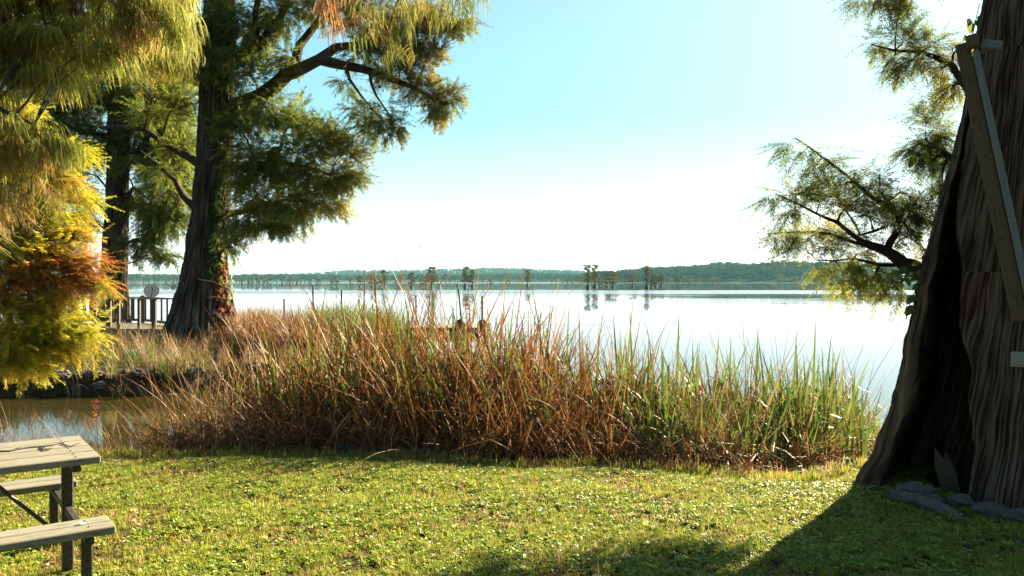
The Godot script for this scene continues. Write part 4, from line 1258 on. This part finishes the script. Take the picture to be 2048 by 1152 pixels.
# ------------------------------------------------------------------ stones and timber
func rock_mesh(seed_: int) -> ArrayMesh:
	var f := FastNoiseLite.new()
	f.seed = seed_; f.frequency = 0.9
	f.noise_type = FastNoiseLite.TYPE_CELLULAR
	f.cellular_return_type = FastNoiseLite.RETURN_DISTANCE
	var g := Geo.new()
	var nu := 14
	var nv := 9
	for j in nv + 1:
		for q in nu + 1:
			var th := PI * j / nv
			var ph := TAU * (q % nu) / nu
			var p := Vector3(sin(th) * cos(ph), cos(th), sin(th) * sin(ph))
			var r := 0.55 + 0.75 * f.get_noise_3d(p.x * 1.3 + seed_, p.y * 1.3, p.z * 1.3) + 0.35
			# a few flat broken faces
			var n1 := Vector3(0.3, 0.9, 0.2).normalized()
			var pp := p * r
			var over := pp.dot(n1) - 0.5
			if over > 0: pp -= n1 * over * 0.8
			g.add(pp * Vector3(1, 0.7, 0.85))
	for j in nv:
		for q in nu:
			var a := j * (nu + 1) + q
			var b := a + nu + 1
			for n in [a, a + 1, b, a + 1, b + 1, b]: g.i.append(n)
	return g.mesh(M.rock)

func stones_and_timber() -> void:
	var rm := []
	for k in 6: rm.append(rock_mesh(200 + k))
	rng.seed = 121
	var put := func(p: Vector3, s: Vector3, label: String, group: String):
		var o := part("rock", rm[rng.randi() % 6], self, p, Basis(Vector3.UP, R(0, TAU)).scaled(s))
		tag(o, label, "rock", group)
	# riprap on the bank across the inlet
	for k in 70:
		var px := R(-40, 560)
		var d := 13.0
		while d < 20.0 and ground((px - 1024.0) / F * d, d) < WATER + 0.02: d += 0.1
		d += R(-0.25, 0.35) if k < 46 else R(0.4, 3.0)
		var x := (px - 1024.0) / F * d
		var y := maxf(ground(x, d), WATER - 0.1)
		var s := R(0.12, 0.34)
		put.call(Vector3(x, y + s * 0.1, -d), Vector3(s, s * R(0.6, 0.95), s * R(0.7, 1.0)), "grey broken rock on the bank across the inlet below the flared cypress", "rocks on the bank across the inlet")
	for k in 14:
		var d := R(20.4, 21.4)
		var x := (R(370, 500) - 1024.0) / F * d
		put.call(Vector3(x, ground(x, d) + 0.03, -d), Vector3(R(0.12, 0.25), R(0.08, 0.14), R(0.12, 0.2)), "pale flat stone at the foot of the flared cypress trunk", "pale stones at the trunk foot")
	var named := [[1612, 934, 7.05, 0.17, "dark rounded rock at the end of the reeds, leftmost of three"], [1655, 912, 7.5, 0.2, "larger rock behind the others at the end of the reeds"], [1697, 930, 7.25, 0.14, "small rock nearest the foot of the hollow cypress"], [1640, 942, 6.9, 0.11, "low reddish-brown rock at the edge of the lawn"]]
	for n in named:
		var p := at(n[0], n[1], n[2])
		put.call(Vector3(p.x, ground(p.x, n[2]) + n[3] * 0.25, -n[2]), Vector3(n[3] * 1.2, n[3], n[3]), n[4], "rocks by the hollow cypress")
	var cave := [[1835, 955, 5.95, 0.2, "broad flat rock at the left of the trunk hollow"], [1925, 958, 5.75, 0.16, "rock at the right of the trunk hollow"], [1790, 962, 6.1, 0.1, "small stone beside the buttress of the hollow cypress"], [1985, 1005, 5.5, 0.16, "dark stone before the right foot of the hollow trunk"], [1870, 968, 5.8, 0.13, "stone in the middle of the trunk hollow's mouth"], [2040, 1020, 5.4, 0.15, "pale stone at the right edge below the hollow trunk"]]
	for n in cave:
		var p := at(n[0], n[1], n[2])
		put.call(Vector3(p.x, n[3] * 0.3, -n[2]), Vector3(n[3] * 1.3, n[3] * 0.9, n[3]), n[4], "rocks by the hollow cypress")
	# upright splinter inside the hollow and a knee root before it
	var sp := thing("wood_slab", at(1912, 955, 6.15), "upright slab of wood standing inside the trunk hollow", "slab")
	sp.position.y = -0.05
	var sg := Geo.new()
	var outline := [Vector2(-0.07, -0.05), Vector2(0.06, -0.05), Vector2(0.075, 0.24), Vector2(0.045, 0.36), Vector2(0.015, 0.31), Vector2(-0.02, 0.4), Vector2(-0.06, 0.27)]
	for k in outline.size():
		var p: Vector2 = outline[k]
		var q: Vector2 = outline[(k + 1) % outline.size()]
		sg.quad(Vector3(p.x, p.y, 0.025), Vector3(p.x, p.y, -0.025), Vector3(q.x, q.y, -0.025), Vector3(q.x, q.y, 0.025))
		sg.tri(Vector3(0, 0.1, 0.03), Vector3(p.x, p.y, 0.025), Vector3(q.x, q.y, 0.025))
		sg.tri(Vector3(0, 0.1, -0.03), Vector3(q.x, q.y, -0.025), Vector3(p.x, p.y, -0.025))
	part("slab", sg.mesh(M.old_timber), sp, Vector3.ZERO, Basis(Vector3.FORWARD, -0.22) * Basis(Vector3.RIGHT, -0.2) * Basis(Vector3.UP, -0.7))
	var kn := thing("cypress_knee", at(1880, 985, 5.6), "curved grey root arching out of the trunk hollow", "root")
	kn.position.y = 0
	var kg := Geo.new()
	kg.tube([Vector3(-0.14, 0.02, -0.35), Vector3(-0.07, 0.05, -0.18), Vector3(0.0, 0.045, -0.02), Vector3(0.05, 0.015, 0.12), Vector3(0.12, -0.06, 0.26)], [0.06, 0.055, 0.05, 0.04, 0.025], 9)
	part("root", kg.mesh(M.rock, true), kn)
	# old timbers along the edge of the lawn
	var t := thing("edging_timber", at(800, 905, 7.75), "old squared timber half hidden along the lawn edge below the reeds", "timber")
	t.position.y = -0.12
	part("timber", bevel_box(Vector3(1.3, 0.17, 0.14), 0.015, M.old_timber), t, Vector3(0, 0.06, 0), Basis(Vector3.UP, -0.12) * Basis(Vector3.BACK, -0.03))
	var lg := thing("drift_log", at(1065, 905, 7.6), "short weathered log lying along the lawn edge below the reeds", "log")
	lg.position.y = -0.04
	var g := Geo.new()
	g.tube([Vector3(-0.3, 0.03, 0), Vector3(-0.29, 0.03, 0), Vector3(-0.1, 0.05, 0.02), Vector3(0.12, 0.04, -0.01), Vector3(0.32, -0.02, -0.03), Vector3(0.33, -0.02, -0.03)], [0.005, 0.05, 0.058, 0.052, 0.04, 0.004], 10, Color.WHITE, 1.0)
	part("wood", g.mesh(M.bark_big, true), lg)

# ------------------------------------------------------------------ reeds and lawn
# a tuft of blades, one unit tall; lean and fold say how far blades bend over
func tuft(n: int, width: float, spread: float, lean: float, fold: float, mat: Material, seed_: int, segs := 5) -> ArrayMesh:
	rng.seed = seed_
	var g := Geo.new()
	for k in n:
		var an := R(0, TAU)
		var root := Vector3(R(-1, 1), 0, R(-1, 1)) * spread
		var out := Vector3(cos(an), 0, sin(an))
		var h := R(0.45, 1.0)
		var bend := R(0.2, 1.0) * lean
		var drop := fold * (R(0.9, 1.35) if rng.randf() < 0.5 else R(0.0, 0.4))
		var pts := []
		var wd := []
		for j in segs + 1:
			var t := float(j) / segs
			var y := h * (t - drop * maxf(0.0, t - 0.55) * 1.9 * t)
			pts.append(root + out * (bend * h * t * t + drop * maxf(0.0, t - 0.5) * h * 0.9) + Vector3(0, y, 0))
			wd.append(width * R(0.7, 1.0) * (1.0 - pow(t, 3.0)) + width * 0.04)
		var side := out.cross(Vector3.UP).rotated(Vector3.UP, R(-0.9, 0.9))
		var kk := R(0.7, 1.3)
		g.ribbon(pts, side, wd, Color(kk, kk * R(0.93, 1.05), kk * R(0.8, 1.1)), Color(kk * R(0.95, 1.2), kk, kk))
	return g.mesh(mat)

func reeds() -> void:
	var dry := []
	var green := []
	var wisps := []
	for k in 6: dry.append(tuft(8, 0.0145, 0.1, 0.5, 0.95, M.reed, 500 + k, 7))
	for k in 4: green.append(tuft(5, 0.027, 0.06, 0.24, 0.4, M.reed, 520 + k, 7))
	for k in 3: wisps.append(tuft(9, 0.006, 0.06, 0.55, 0.5, M.reed, 530 + k, 6))
	var brown := [Color(0.19, 0.075, 0.02), Color(0.23, 0.11, 0.032), Color(0.14, 0.055, 0.018), Color(0.3, 0.17, 0.06), Color(0.19, 0.09, 0.028)]
	var tanc := [Color(0.27, 0.19, 0.085), Color(0.23, 0.145, 0.06), Color(0.33, 0.24, 0.12), Color(0.18, 0.115, 0.045)]
	var lush := [Color(0.09, 0.15, 0.028), Color(0.13, 0.19, 0.035), Color(0.18, 0.2, 0.04)]
	var envelope := [[330, 880], [420, 850], [480, 770], [540, 670], [620, 630], [760, 565], [850, 550], [960, 590], [1060, 615], [1180, 650], [1290, 665], [1400, 655], [1500, 660], [1600, 660], [1680, 690], [1740, 760], [1800, 860]]
	rng.seed = 131
	var place := func(meshes: Array, n: int, x0: float, x1: float, near: float, far: float, pal: Array, hi: float, lo: float, called: String, label: String, cat: String):
		var xf := []
		var co := []
		for m in meshes: xf.append([]); co.append([])
		for k in n:
			var px := R(x0, x1)
			var s := pow(R(0, 1), 0.9) * (far - near) + near
			var x := (px - 1024.0) / F * (8.3 + s)
			var d := shore(x) + s
			x = (px - 1024.0) / F * d
			var top: float = EYE - (interp(envelope, px) - HORIZON) / F * d
			var y := ground(x, d)
			y = maxf(y, WATER - 0.15)
			var h := (top - y) * R(lo, hi) * lerpf(0.42, 1.0, clampf(s / 1.4, 0.0, 1.0))
			if h < 0.12: continue
			var kd := rng.randi() % meshes.size()
			var b := Basis(Vector3.UP, R(0, TAU)).scaled(Vector3(pow(h, 0.6), h, pow(h, 0.6)))
			b = Basis(Vector3(R(-1, 1), 0, R(-1, 1)).normalized(), R(0, 0.38) if rng.randf() < 0.92 else R(0.5, 1.1)) * b
			xf[kd].append(Transform3D(b, Vector3(x, y - 0.03, -d)))
			co[kd].append(pick(pal))
		var o := Node3D.new()
		o.name = numbered(called)
		add_child(o)
		tag(o, label, cat, "", "stuff")
		for kd in meshes.size(): scatter("blades", meshes[kd], xf[kd], co[kd], o)
	place.call(dry, 1350, 500.0, 1270.0, 0.05, 2.1, brown, 1.35, 0.4, "dry_reeds", "dense rust-brown dry reeds in the middle between the lawn and the lake", "reeds")
	place.call(dry, 620, 1230.0, 1720.0, 0.05, 1.7, brown, 0.8, 0.3, "dry_reeds", "low brown dry reeds below the green ones near the hollow cypress", "reeds")
	place.call(dry, 150, 480.0, 1750.0, 0.3, 2.0, tanc, 1.3, 0.5, "pale_reeds", "pale straw-coloured reed blades among the brown ones", "reeds")
	place.call(green, 620, 540.0, 1300.0, 0.7, 2.6, lush, 1.3, 0.5, "green_reeds", "upright green reed blades rising among the dry ones", "reeds")
	place.call(green, 560, 1270.0, 1760.0, 0.5, 2.3, lush, 1.25, 0.5, "green_reeds", "thick green reeds in front of open water near the hollow cypress", "reeds")
	place.call(wisps, 200, 700.0, 1760.0, 0.3, 2.2, brown, 1.5, 0.9, "reed_wisps", "thin arching wisps standing out above the reeds against the water", "reeds")
	# weeds along the near edge at the left, sparse enough to show the inlet
	var low := [[-60, 850], [0, 800], [100, 810], [200, 820], [300, 750], [400, 710], [480, 700], [700, 720]]
	envelope.clear()
	envelope.append_array(low)
	place.call(wisps, 220, -40.0, 500.0, 0.0, 0.9, tanc + brown, 1.9, 0.6, "dry_weeds", "thin dry weeds along the near edge of the inlet behind the picnic table", "weeds")
	place.call(dry, 110, 340.0, 520.0, 0.1, 1.4, brown + tanc, 1.4, 0.5, "dry_weeds", "brown stalks at the left end of the reed bed", "weeds")

	# dark tangle of dead stems at the left foot of the reeds
	rng.seed = 141
	var g := Geo.new()
	for k in 1900:
		var px := R(330, 760) if k < 800 else R(500, 1700)
		var s := R(0.0, 1.0)
		var d0 := shore((px - 1024.0) / F * 8.0) + s
		var a := at(px, 0, d0)
		a.y = ground(a.x, d0) + R(0.0, 0.25)
		var dir := Vector3(R(-1, 1), R(-0.1, 0.7), R(-0.5, 0.5)).normalized() * R(0.15, 0.5)
		var kk := R(0.5, 1.4)
		g.tube([a, a + dir * 0.5 + rv() * 0.05, a + dir + Vector3(0, -0.05, 0)], [0.0045, 0.0035, 0.0015], 3, Color(0.15 * kk, 0.085 * kk, 0.045 * kk))
	tag(part("dead_brush", g.mesh(M.reed), self), "dark tangle of dead stems at the foot of the reeds", "brush", "", "stuff")

	# tussocks and grasses on the far bank
	rng.seed = 151
	var far := func(called: String, meshes: Array, n: int, x0: float, x1: float, d0: float, d1: float, h0: float, h1: float, pal: Array, label: String):
		var xf := []
		var co := []
		for m in meshes: xf.append([]); co.append([])
		for k in n:
			var d := R(d0, d1)
			var x := (R(x0, x1) - 1024.0) / F * d
			var y := ground(x, d)
			if y < WATER - 0.3: continue
			var h := R(h0, h1)
			var kd := rng.randi() % meshes.size()
			xf[kd].append(Transform3D(Basis(Vector3.UP, R(0, TAU)).scaled(Vector3(h * 1.3, h, h * 1.3)), Vector3(x, maxf(y, WATER - 0.1) - 0.02, -d)))
			co[kd].append(pick(pal))
		var o := Node3D.new()
		o.name = numbered(called)
		add_child(o)
		tag(o, label, "grass", "", "stuff")
		for kd in meshes.size(): scatter("blades", meshes[kd], xf[kd], co[kd], o)
	var thick := []
	for k in 3: thick.append(tuft(16, 0.016, 0.12, 0.4, 0.6, M.reed, 540 + k, 5))
	far.call("bank_grass", thick, 900, 0.0, 900.0, 14.6, 26.0, 0.25, 0.75, tanc, "dry tan grass on the bank across the inlet")
	far.call("bank_grass", thick, 320, -20.0, 560.0, 14.2, 15.8, 0.4, 0.85, tanc, "tall dry grass overhanging the rocks at the inlet edge")
	far.call("bank_grass", thick, 90, 0.0, 520.0, 15.0, 18.0, 0.3, 0.7, lush, "green blades among the dry grass across the inlet")
	far.call("bank_reeds", thick, 520, 470.0, 660.0, 19.0, 25.0, 0.6, 1.25, tanc + brown, "pale brown reeds at the end of the bank beside the flared trunk")
	far.call("bank_reeds", thick, 620, 625.0, 850.0, 20.5, 26.0, 0.8, 1.5, lush, "bright green reeds growing on the point behind the brown ones")
	far.call("bank_reeds", thick, 160, 90.0, 215.0, 28.5, 32.0, 0.8, 1.5, lush, "green reeds seen behind the deck at the left")

	# tall cattail plants that stand out one by one
	rng.seed = 161
	var cat := [[592, 612, 9.0], [612, 640, 9.2], [812, 600, 9.1], [850, 596, 9.0], [918, 615, 8.8], [1128, 600, 9.4], [1165, 605, 9.2], [1243, 580, 9.0], [1270, 615, 9.2], [1300, 690, 9.0], [1420, 660, 9.0], [1508, 640, 8.8], [1580, 655, 8.6], [1622, 636, 8.7], [1655, 690, 8.6], [1700, 735, 8.3], [1350, 610, 9.2], [470, 640, 10.4], [760, 625, 9.2], [690, 640, 9.3], [1010, 640, 9.2], [1070, 645, 9.1], [1190, 640, 9.1], [1325, 650, 8.9], [1385, 675, 8.8], [1455, 660, 8.9], [1480, 690, 8.6], [1545, 670, 8.7], [1600, 690, 8.5], [1640, 665, 8.6], [1680, 720, 8.3], [1725, 770, 8.0]]
	cat.sort_custom(func(a, b): return a[0] < b[0])
	var mats := []
	for c in [lin(0.10, 0.16, 0.03), lin(0.14, 0.19, 0.035), lin(0.2, 0.2, 0.045), lin(0.30, 0.16, 0.06)]:
		var m := leafy(0.7, 0.45, 0.45)
		m.albedo_color = c
		mats.append(m)
	for k in cat.size():
		var q: Array = cat[k]
		var p := at(q[0], q[1], q[2])
		var y := maxf(ground(p.x, q[2]), WATER - 0.15)
		var o := thing("cattail", Vector3(p.x, y, p.z), "tall cattail plant standing out above the reeds, %s from the left" % ORD[k], "cattail", "tall cattails in the reed bed")
		var H: float = p.y - y
		for j in rng.randi_range(4, 6):
			var g2 := Geo.new()
			var out := Vector3(R(-1, 1), 0, R(-0.5, 0.5))
			var h := H * (1.0 if j == 0 else R(0.6, 0.95))
			var bend := R(0.02, 0.1) if j == 0 else R(0.08, 0.3)
			var hook := 0.0 if rng.randf() < 0.4 or j == 0 else R(0.7, 1.7)
			var pts := []
			var wd := []
			for i in 9:
				var t := i / 8.0
				pts.append(out * (bend * h * t * t + hook * 0.7 * h * maxf(0, t - 0.6)) + Vector3(0, h * (t - hook * 1.25 * pow(maxf(0, t - 0.6), 1.4)), 0) + out * 0.03)
				wd.append(0.031 * (1.0 - pow(t, 4.0)) + 0.002)
			g2.ribbon(pts, out.cross(Vector3.UP).normalized().lerp(Vector3(1, 0, 0), 0.6).normalized(), wd)
			part("leaf", g2.mesh(mats[rng.randi() % 4 if rng.randf() < 0.5 else rng.randi() % 2]), o)

# dock weeds gone to rusty seed, standing in the reeds
func seed_stalks() -> void:
	rng.seed = 191
	var spots := [[935, 598, 8.6, "rusty seed stalk rising highest above the reeds, by the dock poles"], [1048, 765, 8.0, "dark brown seed stalk in the middle of the brown reeds"], [1405, 770, 8.0, "deep red seed stalk among the green reeds"], [1446, 765, 8.2, "small red seed stalk beside the deep red one"], [190, 800, 8.2, "orange seed stalk behind the picnic table"]]
	for s in spots:
		var p := at(s[0], s[1], s[2])
		var y := ground(p.x, s[2])
		var o := thing("seed_stalk", Vector3(p.x, y, p.z), s[3], "weed", "seed stalks among the reeds")
		var h: float = p.y - y
		var g := Geo.new()
		g.tube([Vector3.ZERO, Vector3(0.02, h * 0.5, 0), Vector3(0.0, h, 0)], [0.006, 0.005, 0.002], 5)
		part("stem", g.mesh(M.twig, true), o)
		var f := Geo.new()
		for k in 70:
			var q := Vector3(R(-0.03, 0.03), h - R(0.0, 0.3) * R(0.3, 1.0), R(-0.03, 0.03))
			f.leaf(q, Vector3(R(-1, 1), R(-0.6, 0.6), R(-1, 1)).normalized() * R(0.015, 0.04), rv().normalized(), 0.02, pick([Color(0.22, 0.06, 0.025), Color(0.3, 0.1, 0.03), Color(0.16, 0.06, 0.03)]))
		part("seed_head", f.mesh(M.reed), o).set_meta("kind", "stuff")

func lawn_cover() -> void:
	seed_stalks()
	var gr := []
	for k in 5: gr.append(tuft(11, 0.085, 0.45, 0.6, 0.35, M.grass, 600 + k, 3))
	var cl := []
	rng.seed = 171
	for k in 4:
		var g := Geo.new()
		for j in 9:
			var an := R(0, TAU)
			var r := R(0.1, 0.9)
			var c := Vector3(cos(an) * r, R(0.25, 0.9), sin(an) * r)
			var n := Vector3(R(-0.7, 0.7), 1, R(-0.7, 0.7)).normalized()
			var s := n.cross(Vector3(R(-1, 1), 0.1, R(-1, 1))).normalized()
			var t := n.cross(s)
			var q := R(0.22, 0.4)
			var kk := R(0.75, 1.25)
			var col := Color(kk, kk, kk)
			var ring := []
			for i in 6: ring.append(c + (s * cos(TAU * i / 6.0) + t * sin(TAU * i / 6.0) * 0.8) * q + n * (0.06 if i % 2 else -0.02))
			for i in 4: g.tri(ring[0], ring[i + 1], ring[i + 2] if i < 4 else ring[0], col)
		cl.append(g.mesh(M.clover))
	var fallen := []
	for k in 2:
		var g := Geo.new()
		g.ribbon([Vector3(-1, 0.25, 0), Vector3(-0.3, 0.0, 0), Vector3(0.4, 0.05, 0), Vector3(1, 0.3, 0)], Vector3(0, 0, 1), [0.1, 0.7, 0.6, 0.05])
		fallen.append(g.mesh(M.reed))
	var patch := FastNoiseLite.new()
	patch.seed = 12; patch.frequency = 0.9; patch.fractal_octaves = 3
	var bare := FastNoiseLite.new()
	bare.seed = 31; bare.frequency = 1.3; bare.fractal_octaves = 3
	rng.seed = 181
	var xg := [[], [], [], [], []]; var cg := [[], [], [], [], []]
	var xc := [[], [], [], []]; var cc := [[], [], [], []]
	var xl := [[], []]; var cl2 := [[], []]
	var grass_pal := [Color(0.26, 0.30, 0.036), Color(0.32, 0.33, 0.04), Color(0.19, 0.25, 0.032), Color(0.36, 0.34, 0.07)]
	var straw := [Color(0.36, 0.27, 0.12), Color(0.3, 0.19, 0.08)]
	var clover_pal := [Color(0.24, 0.31, 0.036), Color(0.3, 0.34, 0.04), Color(0.17, 0.24, 0.03)]
	var rust := [Color(0.36, 0.14, 0.05), Color(0.28, 0.13, 0.06), Color(0.45, 0.36, 0.24), Color(0.4, 0.2, 0.06)]
	for k in 130000:
		var d := sqrt(R(2.6 * 2.6, 8.3 * 8.3))
		var x := R(-0.74, 0.74) * d
		var s := d - shore(x)
		if s > 0.12: continue
		if Vector2(x - RT.x, -d - RT.z).length() < 0.72: continue
		var pn := patch.get_noise_2d(x, d)
		var bn := bare.get_noise_2d(x, d)
		var p := Vector3(x, ground(x, d) - 0.004, -d)
		var thin := clampf(0.45 + bn * 1.6, 0.0, 1.0)
		if rng.randf() < 0.55:
			if rng.randf() < thin * 0.75: continue
			var h := R(0.03, 0.062) * (1.0 + 0.35 * pn)
			var kd := rng.randi() % 5
			var b := Basis(Vector3.UP, R(0, TAU)).scaled(Vector3(0.055, h, 0.055))
			xg[kd].append(Transform3D(b, p))
			cg[kd].append(pick(straw) if rng.randf() < 0.05 + 0.15 * maxf(bn, 0.0) else pick(grass_pal))
		elif rng.randf() < 0.62 + pn * 1.2 - thin * 0.3:
			var kd := rng.randi() % 4
			var sc := R(0.022, 0.042)
			xc[kd].append(Transform3D(Basis(Vector3.UP, R(0, TAU)).scaled(Vector3(sc, sc * 0.9, sc)), p))
			cc[kd].append(pick(clover_pal))
		elif rng.randf() < 0.16 + maxf(bn, 0.0) * 0.6:
			var kd := rng.randi() % 2
			var sc := R(0.008, 0.022)
			xl[kd].append(Transform3D(Basis.from_euler(Vector3(R(-0.5, 0.5), R(0, TAU), R(-0.5, 0.5))).scaled(Vector3.ONE * sc), p + Vector3(0, R(0.005, 0.035), 0)))
			cl2[kd].append(pick(rust))
	# taller tufts here and there, and a ragged fringe along the reeds
	for k in 2600:
		var x := R(-5.2, 3.2)
		var d: float
		if k < 2000:
			d = shore(x) + R(-0.22, 0.3)
		else:
			d = R(3.2, 7.4)
			x = R(-0.7, 0.7) * d
			if d > shore(x): continue
		if Vector2(x - RT.x, -d - RT.z).length() < 0.9: continue
		var h := R(0.06, 0.16) if k < 2000 else R(0.06, 0.1)
		var kd := rng.randi() % 5
		xg[kd].append(Transform3D(Basis(Vector3.UP, R(0, TAU)).scaled(Vector3(0.07, h, 0.07)), Vector3(x, ground(x, d) - 0.004, -d)))
		cg[kd].append(pick(straw) if rng.randf() < 0.4 else pick(grass_pal))
	var o := Node3D.new()
	o.name = "grass"
	add_child(o)
	tag(o, "short yellow-green lawn grass with straw blades", "grass", "", "stuff")
	for k in 5: scatter("blades", gr[k], xg[k], cg[k], o)
	o = Node3D.new()
	o.name = "clover"
	add_child(o)
	tag(o, "low glossy clover and ground ivy growing through the lawn", "clover", "", "stuff")
	for k in 4: scatter("leaves", cl[k], xc[k], cc[k], o)
	o = Node3D.new()
	o.name = "leaf_litter"
	add_child(o)
	tag(o, "rust-coloured fallen leaf bits strewn over the lawn", "litter", "", "stuff")
	for k in 2: scatter("leaves", fallen[k], xl[k], cl2[k], o)

func birds() -> void:
	var m := plain(lin(0.03, 0.03, 0.03), 0.9)
	var list := [[1077, 521, 130.0, 0.4, "dark bird flying low over the lake, wings raised"], [839, 494, 150.0, 0.1, "small dark bird gliding over the lake, higher than the other"], [1045, 498, 420.0, 0.3, "tiny distant bird above the far ridge"]]
	for b in list:
		var o := thing("flying_bird", at(b[0], b[1], b[2]), b[4], "bird", "birds over the lake")
		var g := Geo.new()
		g.tube([Vector3(-0.28, 0, 0), Vector3(-0.2, 0.01, 0), Vector3(0, 0, 0), Vector3(0.16, 0.02, 0), Vector3(0.24, 0.05, 0), Vector3(0.32, 0.04, 0)], [0.03, 0.05, 0.085, 0.06, 0.045, 0.005], 8)
		for s in [-1.0, 1.0]:
			var up: float = b[3]
			var a := Vector3(0.08, 0.03, 0.04 * s)
			var c := Vector3(-0.1, 0.03, 0.04 * s)
			var a2 := Vector3(0.12, 0.03 + up * 0.5, 0.3 * s)
			var c2 := Vector3(-0.1, 0.03 + up * 0.5, 0.3 * s)
			var tip := Vector3(-0.06, 0.03 + up, 0.62 * s)
			g.quad(a, a2, c2, c)
			g.quad(a + Vector3(0, 0.012, 0), a2 + Vector3(0, 0.012, 0), c2 + Vector3(0, 0.006, 0), c + Vector3(0, 0.006, 0))
			g.tri(a2, tip, c2); g.tri(a2 + Vector3(0, 0.012, 0), tip, c2 + Vector3(0, 0.006, 0))
		g.tri(Vector3(-0.24, 0, 0), Vector3(-0.42, 0.01, 0.07), Vector3(-0.42, 0.01, -0.07))
		part("body", g.mesh(m), o)
		o.rotation.y = 0.9 if b[0] > 1060 else 0.3
